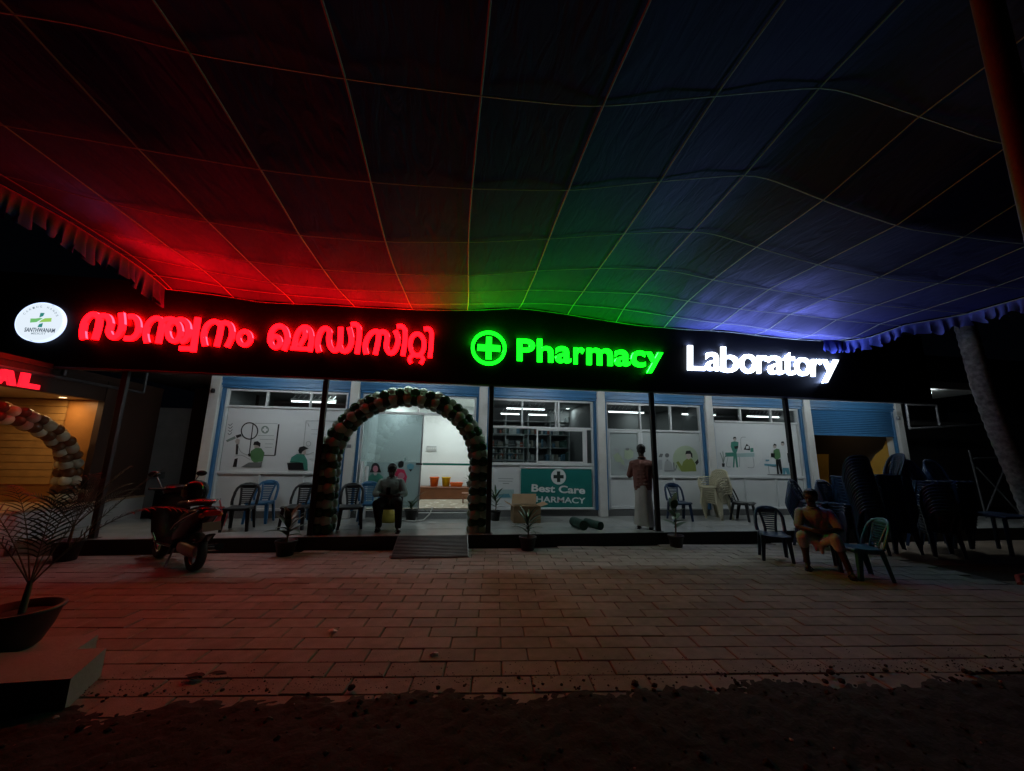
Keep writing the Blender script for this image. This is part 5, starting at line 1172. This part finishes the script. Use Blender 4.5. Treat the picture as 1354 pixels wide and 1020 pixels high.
MB().loft([rsec(0.54,0.98,0.08,0.07),rsec(0.47,1.00,0.13,0.085),rsec(0.36,1.01,0.14,0.07),rsec(0.28,1.01,0.08,0.04)]).build('handlebar_cowl', M_sc, sc)
MB().ellip((0.535,0,0.99),(0.03,0.075,0.055)).build('headlight', mat('lamp_glass',(0.25,0.25,0.26),0.08), sc)
for s in (-1,1):
    MB().tube([(0.38,s*0.12,1.02),(0.33,s*0.30,1.04)],0.016,8).build('grip', M_rub, sc)
    MB().tube([(0.42,s*0.15,1.04),(0.41,s*0.22,1.20)],0.007,6).build('mirror_stalk', M_chr, sc)
    MB().ellip((0.41,s*0.25,1.24),(0.018,0.065,0.045)).build('mirror', M_scb, sc)
    MB().tube([(0.50,s*0.055,0.46),(0.64,s*0.07,0.245)],0.02,8).build('fork', M_steel, sc)
    MB().ellip((-0.93,s*0.09,0.745),(0.045,0.03,0.03)).build('indicator', mat('amber_lens',(0.5,0.18,0.02),0.15), sc)
    MB().tube([(0.30,s*0.155,0.31),(0.34,s*0.185,0.42)],0.010,8).build('trim_strip', M_chr, sc)
    MB().tube([(-0.86,s*0.115,0.80),(-0.6,s*0.158,0.70),(-0.35,s*0.163,0.60),(-0.12,s*0.13,0.50)],0.008,6).build('side_trim', M_chr, sc)
MB().tube([(-0.55,0.13,0.90),(-0.80,0.11,0.93),(-0.93,0.0,0.92),(-0.80,-0.11,0.93),(-0.55,-0.13,0.90)],0.014,8).build('grab_rail', M_chr, sc)
MB().loft([rsec(-1.0,0.775,0.075,0.035),rsec(-0.955,0.775,0.095,0.045)]).build('tail_light', mat('tail_lens',(0.35,0.01,0.01),0.08), sc)
MB().loft([rsec(-0.64,0.36,0.05,0.02),rsec(-0.90,0.42,0.06,0.02),rsec(-1.02,0.50,0.05,0.015)]).build('rear_mudguard', M_scb, sc)
MB().loft([[(-1.035,-0.09,0.55),(-1.035,0.09,0.55),(-1.025,0.09,0.55),(-1.025,-0.09,0.55)],[(-1.0,-0.09,0.66),(-1.0,0.09,0.66),(-0.99,0.09,0.66),(-0.99,-0.09,0.66)]],smooth=False).build('number_plate', mat('plate_white',(0.14,0.14,0.14),0.5), sc)
MB().loft([rsec(-0.30,0.28,0.10,0.09),rsec(-0.55,0.27,0.10,0.10),rsec(-0.72,0.26,0.06,0.07)]).build('engine', M_steel, sc)
MB().tube([(-0.20,-0.13,0.22),(-0.50,-0.15,0.24),(-0.85,-0.16,0.30)],[0.03,0.045,0.05],12).build('exhaust', M_scb, sc)
for s in (-1,1): MB().tube([(-0.10,s*0.06,0.24),(-0.16,s*0.14,0.012)],0.012,8).build('stand', M_steel, sc)
hd = math.atan2(0.80,-0.98); sc.scale = (0.98,1.2,1.04); sc.location = (SCX,SCY,0); sc.rotation_euler = (0,0,hd)
# black helmet hung on the mirror side of the handlebar
hx = Vector((SCX,SCY,0))+Matrix.Rotation(hd,3,'Z') @ Vector((-0.30,0.0,0.0)); hz = 1.05
hm = thing('helmet','glossy black full face helmet resting on the scooter seat','helmet',(hx.x,hx.y,hz))
b = MB(); b.lathe([(0.11,-0.145),(0.135,-0.12),(0.158,-0.03),(0.158,0.03),(0.148,0.085),(0.115,0.135),(0.06,0.165),(0,0.172)],(hx.x,hx.y,hz),24); b.build('shell', mat('helmet_black',(0.006,0.006,0.007),0.06), hm)
b = MB(); vs = []
for z in (-0.05,0.05):
    for k in range(9): a = math.radians(-150+15*k); vs.append((hx.x+0.166*math.cos(a),hx.y+0.166*math.sin(a),hz+z))
b.add(vs,[(k,k+1,k+10,k+9) for k in range(8)],0,True); b.build('visor', mat('visor_smoke',(0.02,0.02,0.025),0.05), hm)

# ================================================================== PEOPLE
M_skin = mat('brown_skin',(0.045,0.027,0.021),0.5,var=0.1); M_hair = mat('black_hair',(0.008,0.007,0.007),0.5,var=0.2)
def head(t, c, yaw=0, nod=0.0, tilt=0.0):
    R_ = Euler((nod, tilt, yaw)).to_matrix(); c = Vector(c)
    return R_, c
def add_head(b, c, R_):
    T = lambda p: c + R_ @ Vector(p)
    b.ellip(T((0,0.01,0.03)),(0.082,0.098,0.097),16,12,rot=R_); b.ellip(T((0,-0.018,-0.045)),(0.064,0.078,0.075),14,10,rot=R_)
    b.caps(T((0,-0.092,0.005)),0.010,T((0,-0.108,-0.028)),0.016,8); b.ellip(T((0,-0.083,-0.066)),(0.026,0.014,0.012),8,6,rot=R_); b.ellip(T((0,-0.070,-0.102)),(0.028,0.020,0.018),8,6,rot=R_)
    for s in (-1,1): b.ellip(T((s*0.080,0.012,-0.01)),(0.012,0.022,0.032),8,6,rot=R_)
    b.ellip(T((0,-0.076,0.036)),(0.058,0.018,0.010),8,6,rot=R_)
def add_hand(b, w, d, side, curl=0.6, spread=Vector((1,0,0))):
    """palm + four bent fingers + thumb; d points along the hand, spread across the knuckles, palm normal = d x spread"""
    w = Vector(w); d = Vector(d).normalized(); s = Vector(spread); s = (s-d*s.dot(d)).normalized(); nrm = d.cross(s)*side
    b.caps(w, 0.026, w+d*0.055, 0.030, 8); b.caps(w+d*0.06-s*0.025, 0.019, w+d*0.06+s*0.025, 0.019, 8)
    for k, L0 in enumerate((0.062,0.072,0.068,0.052)):
        base = w+d*0.075+s*(-0.033+0.022*k); d1 = (d+nrm*curl*0.6).normalized(); d2 = (d+nrm*curl*1.8).normalized(); m_ = base+d1*L0*0.5
        b.caps(base,0.0092,m_,0.0085,7); b.caps(m_,0.0085,m_+d2*L0*0.5,0.0072,7)
    tb = w+d*0.025-s*0.028; t1 = tb+(d*0.6-s*0.7+nrm*0.4).normalized()*0.035; b.caps(tb,0.012,t1,0.011,7); b.caps(t1,0.011,t1+(d+nrm*0.7).normalized()*0.028,0.0085,7)
def face_bits(t, c, R_):
    e = MB()
    for s in (-1,1): e.ellip(Vector(c)+R_ @ Vector((s*0.030,-0.083,0.012)),(0.012,0.008,0.007),8,6)
    e.build('eyes', mat('eye_dark',(0.02,0.02,0.02),0.2), t)
    br = MB()
    for s in (-1,1): br.caps(Vector(c)+R_ @ Vector((s*0.015,-0.094,0.034)),0.005,Vector(c)+R_ @ Vector((s*0.048,-0.085,0.036)),0.004,6)
    br.build('eyebrows', M_hair, t)
def hair(t, c, R_):
    b = MB(); T = lambda p: Vector(c)+R_ @ Vector(p)
    b.ellip(T((0,0.022,0.048)),(0.094,0.105,0.098),16,12,rot=R_); b.ellip(T((0,0.06,-0.005)),(0.076,0.052,0.075),12,8,rot=R_); b.ellip(T((0,-0.045,0.105)),(0.062,0.045,0.032),12,8,rot=R_)
    remesh(b,'hair',M_hair,0.008,2,t)
def local(t, rz):
    t.rotation_euler = (0,0,rz)
V = Vector
# --- man seated inside the arch
def seated(label, loc, rz, pose, shirt_m, trouser_m, trouser_kind, shoes_m):
    t = thing('person', label, 'person', (0,0,0), group=None)
    hipL, hipR = V((-0.09,0.02,0.50)), V((0.09,0.02,0.50)); chest, neck = pose['chest'], pose['neck']; hc = pose['head']
    R_ = Euler((pose['nod'],0,pose['hyaw'])).to_matrix()
    b = MB()
    b.caps(V((-0.07,0.02,0.53)),0.125,V((0.07,0.02,0.53)),0.125); b.caps(V((0,0.02,0.55)),0.13,chest,0.135); b.caps(chest-V((0.08,0,0)),0.11,chest+V((0.08,0,0)),0.11)
    b.caps(neck-V((0,-0.01,0.06)),0.062,hc-V((0,-0.02,0.05)),0.052); add_head(b,hc,R_)
    for s,k in ((-1,'L'),(1,'R')):
        sh, el, wr, kn, an = pose['sh'+k], pose['el'+k], pose['wr'+k], pose['kn'+k], pose['an'+k]
        b.caps(chest+V((s*0.09,0,0.01)),0.075,sh,0.062); b.caps(neck-V((0,-0.01,0.06)),0.055,sh.lerp(chest,0.35)+V((0,0,0.03)),0.06); b.caps(sh,0.058,el,0.043); b.caps(el,0.043,wr,0.028); add_hand(b,wr,pose['hd'+k],s,0.7,pose.get('sp'+k,V((s,0,0.2))))
        b.caps(V((s*0.09,0.02,0.50)),0.10,kn,0.062); b.caps(kn,0.060,an,0.038)
        b.caps(an-V((0,-0.02,0.03)),0.036,an+V((s*0.02,-0.15,-0.045)),0.030); b.caps(an+V((0,0.03,-0.035)),0.034,an+V((0,0.01,-0.03)),0.034)
    remesh(b,'body',M_skin,0.009,3,t)
    hair(t,hc,R_); face_bits(t,hc,R_)
    b = MB(); b.caps(V((-0.075,0.02,0.50)),0.145,V((0.075,0.02,0.50)),0.145); b.caps(V((0,0.02,0.55)),0.15,chest,0.152); b.caps(chest-V((0.085,0,0)),0.128,chest+V((0.085,0,0)),0.128)
    b.caps(neck-V((0.03,0,0.055)),0.06,neck-V((-0.03,0,0.055)),0.06)
    for s,k in ((-1,'L'),(1,'R')):
        sh, el, wr = pose['sh'+k], pose['el'+k], pose['wr'+k]; b.caps(chest+V((s*0.09,0,0.0)),0.10,sh,0.074); b.caps(neck-V((0,-0.01,0.075)),0.06,sh.lerp(chest,0.3)+V((0,0,0.02)),0.07); b.caps(V((s*0.06,0.02,0.55)),0.13,chest+V((s*0.075,0,-0.05)),0.125); e2 = sh.lerp(el,pose['sleeve'] if pose['sleeve'] <= 1 else 1); b.caps(sh,0.076,e2,0.068)
        if pose['sleeve'] > 1: b.caps(e2,0.062,el.lerp(wr,pose['sleeve']-1),0.045)
    for k in range(6): b.caps(V((-0.13+0.01*k,-0.10,0.47+0.06*k)),0.018,V((0.12-0.02*k,-0.115,0.50+0.055*k)),0.014)
    remesh(b,'shirt',shirt_m,0.010,3,t)
    col = MB(); col.tube([neck+V((0.072*math.cos(a),0.005+0.066*math.sin(a),-0.005+0.018*math.sin(a))) for a in [2*PI*k/16 for k in range(17)]],0.014,6); col.build('collar',shirt_m,t)
    b = MB()
    for s,k in ((-1,'L'),(1,'R')):
        kn, an = pose['kn'+k], pose['an'+k]; b.caps(V((s*0.085,0.03,0.50)),0.118,kn,0.082)
        if trouser_kind == 'trousers': b.caps(kn,0.080,an+V((0,0,0.02)),0.062)
        else: b.caps(kn,0.085,kn.lerp(an,0.25),0.075)
    b.caps(V((-0.08,0.03,0.50)),0.13,V((0.08,0.03,0.50)),0.13)
    if trouser_kind != 'trousers':
        kL, kR = pose['knL'], pose['knR']
        for f in (0.45,0.7,0.95):
            a, c = V((-0.09,0.02,0.5)).lerp(kL,f), V((0.09,0.02,0.5)).lerp(kR,f); m_ = (a+c)/2+V((0,0,-0.05-0.06*f)); b.caps(a,0.06,m_,0.045); b.caps(m_,0.045,c,0.06)
        b.caps((kL+kR)/2+V((0.02,0.02,-0.10)),0.05,(kL+kR)/2+V((0.03,0.03,-0.22)),0.022); b.caps((kL+kR)/2+V((-0.03,0.02,-0.08)),0.045,(kL+kR)/2+V((-0.04,0.03,-0.19)),0.02)
    remesh(b,'trousers' if trouser_kind == 'trousers' else 'folded_dhoti',trouser_m,0.010,3,t)
    for s,k in ((-1,'L'),(1,'R')):
        an = pose['an'+k]; sol = MB(); sol.loft([[(an.x+s*0.01+w_*math.copysign(1,q),an.y+yy,z) for q,z in ((-1,0.002),(1,0.002),(1,0.022),(-1,0.022))] for yy,w_ in ((0.06,0.03),(0.02,0.036),(-0.08,0.042),(-0.16,0.044),(-0.20,0.028))],smooth=False); sol.tube([(an.x-0.045,an.y-0.09,0.02),(an.x,an.y-0.11,0.075),(an.x+0.055,an.y-0.09,0.02)],0.010,6,flat=0.6); sol.build('sandal',shoes_m,t)
    t.location = loc; t.rotation_euler = (0,0,rz); return t
P1 = dict(chest=V((0.0,-0.06,0.83)),neck=V((0.0,-0.10,0.99)),head=V((0.01,-0.17,1.105)),nod=0.42,hyaw=0.1,
  shL=V((-0.185,-0.08,0.875)),shR=V((0.185,-0.08,0.875)),elL=V((-0.27,-0.15,0.66)),elR=V((0.28,-0.14,0.66)),wrL=V((-0.09,-0.33,0.645)),wrR=V((0.10,-0.32,0.635)),hdL=V((1,-0.25,0.1)),hdR=V((-1,-0.25,0.1)),spL=V((0,-0.3,1)),spR=V((0,-0.3,1)),
  knL=V((-0.20,-0.44,0.50)),knR=V((0.20,-0.42,0.51)),anL=V((-0.15,-0.30,0.085)),anR=V((0.22,-0.46,0.085)),sleeve=1.45)
m1 = seated('seated man in pale green shirt and dark trousers looking down inside the arch',(-1.28,8.16,ZP),0.05,P1,mat('sage_shirt',(0.30,0.40,0.36),0.8,var=0.12,scale=10,bump=1.0,bscale=13),mat('dark_trousers',(0.018,0.018,0.02),0.8,bump=1.0,bscale=13),'trousers',M_dark)
ph = thing('mobile_phone','dark phone held by the man seated inside the arch','phone',(-1.27,7.80,ZP+0.68))
MB().bbox(-1.31,-1.235,7.785,7.80,ZP+0.655,ZP+0.80,0.004).build('body', M_scb, ph)
P2 = dict(chest=V((-0.03,-0.14,0.80)),neck=V((-0.05,-0.20,0.95)),head=V((-0.07,-0.27,1.075)),nod=0.15,hyaw=-0.35,
  shL=V((-0.215,-0.17,0.835)),shR=V((0.145,-0.15,0.84)),elL=V((-0.27,-0.30,0.63)),elR=V((0.25,-0.27,0.63)),wrL=V((-0.05,-0.45,0.60)),wrR=V((0.02,-0.45,0.605)),hdL=V((1,-0.3,0)),hdR=V((-1,-0.3,0)),spL=V((0,-0.5,1)),spR=V((0,-0.5,1)),
  knL=V((-0.24,-0.40,0.50)),knR=V((0.15,-0.44,0.51)),anL=V((-0.20,-0.22,0.085)),anR=V((0.27,-0.42,0.085)),sleeve=0.85)
m2 = seated('seated man in pale lilac shirt and white folded dhoti in the yard',(5.78,5.62,0),-0.70,P2,mat('lilac_shirt',(0.20,0.26,0.36),0.8,var=0.15,scale=14,bump=1.0,bscale=13),mat('white_cotton',(0.34,0.44,0.50),0.85,var=0.1,bump=1.0,bscale=13),'dhoti',M_dark)
# --- man standing by the post, seen from behind
def standing(label, loc, rz):
    t = thing('person', label, 'person', (0,0,0)); b = MB(); hc = V((0.01,-0.03,1.585)); R_ = Euler((0.28,0,0.35)).to_matrix()
    ch = V((0,0.0,1.26)); b.caps(V((-0.06,0,0.95)),0.13,V((0.06,0,0.95)),0.13); b.caps(V((0,0,0.98)),0.13,ch,0.135); b.caps(ch-V((0.09,0,0)),0.115,ch+V((0.09,0,0)),0.115); b.caps(V((0,0,1.40)),0.062,hc-V((0,-0.02,0.05)),0.054); add_head(b,hc,R_)
    arm = {-1:(V((-0.19,0.01,1.31)),V((-0.26,-0.02,1.04)),V((-0.10,-0.24,1.12)),V((0.8,-0.5,0.25))),1:(V((0.19,0.01,1.31)),V((0.27,-0.03,1.05)),V((0.08,-0.25,1.16)),V((-0.7,-0.5,0.4)))}
    for s,(sh,el,wr,hd_) in arm.items(): b.caps(ch+V((s*0.09,0,0.02)),0.075,sh,0.062); b.caps(V((0,0.01,1.37)),0.055,sh.lerp(ch,0.35)+V((0,0,0.04)),0.06); b.caps(sh,0.056,el,0.042); b.caps(el,0.042,wr,0.028); add_hand(b,wr,hd_,s,0.7,V((0,-0.3,1)))
    for s in (-1,1):
        b.caps(V((s*0.09,0,0.92)),0.095,V((s*0.10,0.0,0.50)),0.062); b.caps(V((s*0.10,0,0.50)),0.060,V((s*0.11,0.03,0.09)),0.038); b.caps(V((s*0.11,0.04,0.045)),0.035,V((s*0.13,-0.13,0.032)),0.028)
    remesh(b,'body',M_skin,0.009,3,t); hair(t,hc,R_); face_bits(t,hc,R_)
    sm_ = mat('rust_shirt',(0.17,0.065,0.05),0.8,var=0.15,scale=10,bump=1.0,bscale=13); b = MB(); b.caps(V((0,0,0.90)),0.152,ch,0.15); b.caps(ch-V((0.095,0,0)),0.13,ch+V((0.095,0,0)),0.13)
    for s,(sh,el,wr,_) in arm.items(): b.caps(ch+V((s*0.09,0,0.01)),0.10,sh,0.074); b.caps(V((0,0.01,1.36)),0.062,sh.lerp(ch,0.3)+V((0,0,0.03)),0.072); b.caps(V((s*0.045,0.005,0.84)),0.142,ch+V((s*0.07,0,-0.05)),0.132); b.caps(sh,0.070,sh.lerp(el,0.9),0.066)
    for k in range(5): b.caps(V((-0.10+0.02*k,0.135,0.90+0.07*k)),0.018,V((0.11-0.01*k,0.13,0.86+0.08*k)),0.014)
    remesh(b,'shirt',sm_,0.010,3,t)
    MB().tube([V((0.072*math.cos(a),0.005+0.064*math.sin(a),1.435+0.02*math.sin(a))) for a in [2*PI*k/16 for k in range(17)]],0.014,6).build('collar',sm_,t)
    b = MB(); secs = []
    for k in range(16):
        u = k/15; z = 0.93-0.86*u; rx = 0.155+0.045*u; ry = 0.135+0.03*u; sec = []
        for q in range(40):
            a = 2*PI*q/40; f = 1+(0.015+0.05*u)*math.sin(7*a+1.3*math.sin(3*u))+0.02*u*math.sin(13*a); sec.append((rx*f*math.cos(a)-0.01*u,0.01+ry*f*math.sin(a),z+0.01*math.sin(2*a)))
        secs.append(sec)
    b.loft(secs, caps=False); b.build('dhoti', mat('offwhite_cotton',(0.45,0.43,0.40),0.85,var=0.12), t)
    for s in (-1,1):
        sol = MB(); sol.loft([[(s*0.12+w_*q,0.08-0.26*f,z) for q,z in ((-1,0.001),(1,0.001),(1,0.018),(-1,0.018))] for f,w_ in ((0,0.03),(0.3,0.036),(0.7,0.044),(1,0.028))],smooth=False); sol.tube([(s*0.12-0.045,-0.06,0.015),(s*0.12,-0.08,0.065),(s*0.12+0.045,-0.06,0.015)],0.009,6); sol.build('sandal', M_dark, t)
    t.location = loc; t.rotation_euler = (0,0,rz); return t
standing('standing man in rust shirt and off white dhoti seen from behind by the post',(3.90,7.72,ZP),2.6)
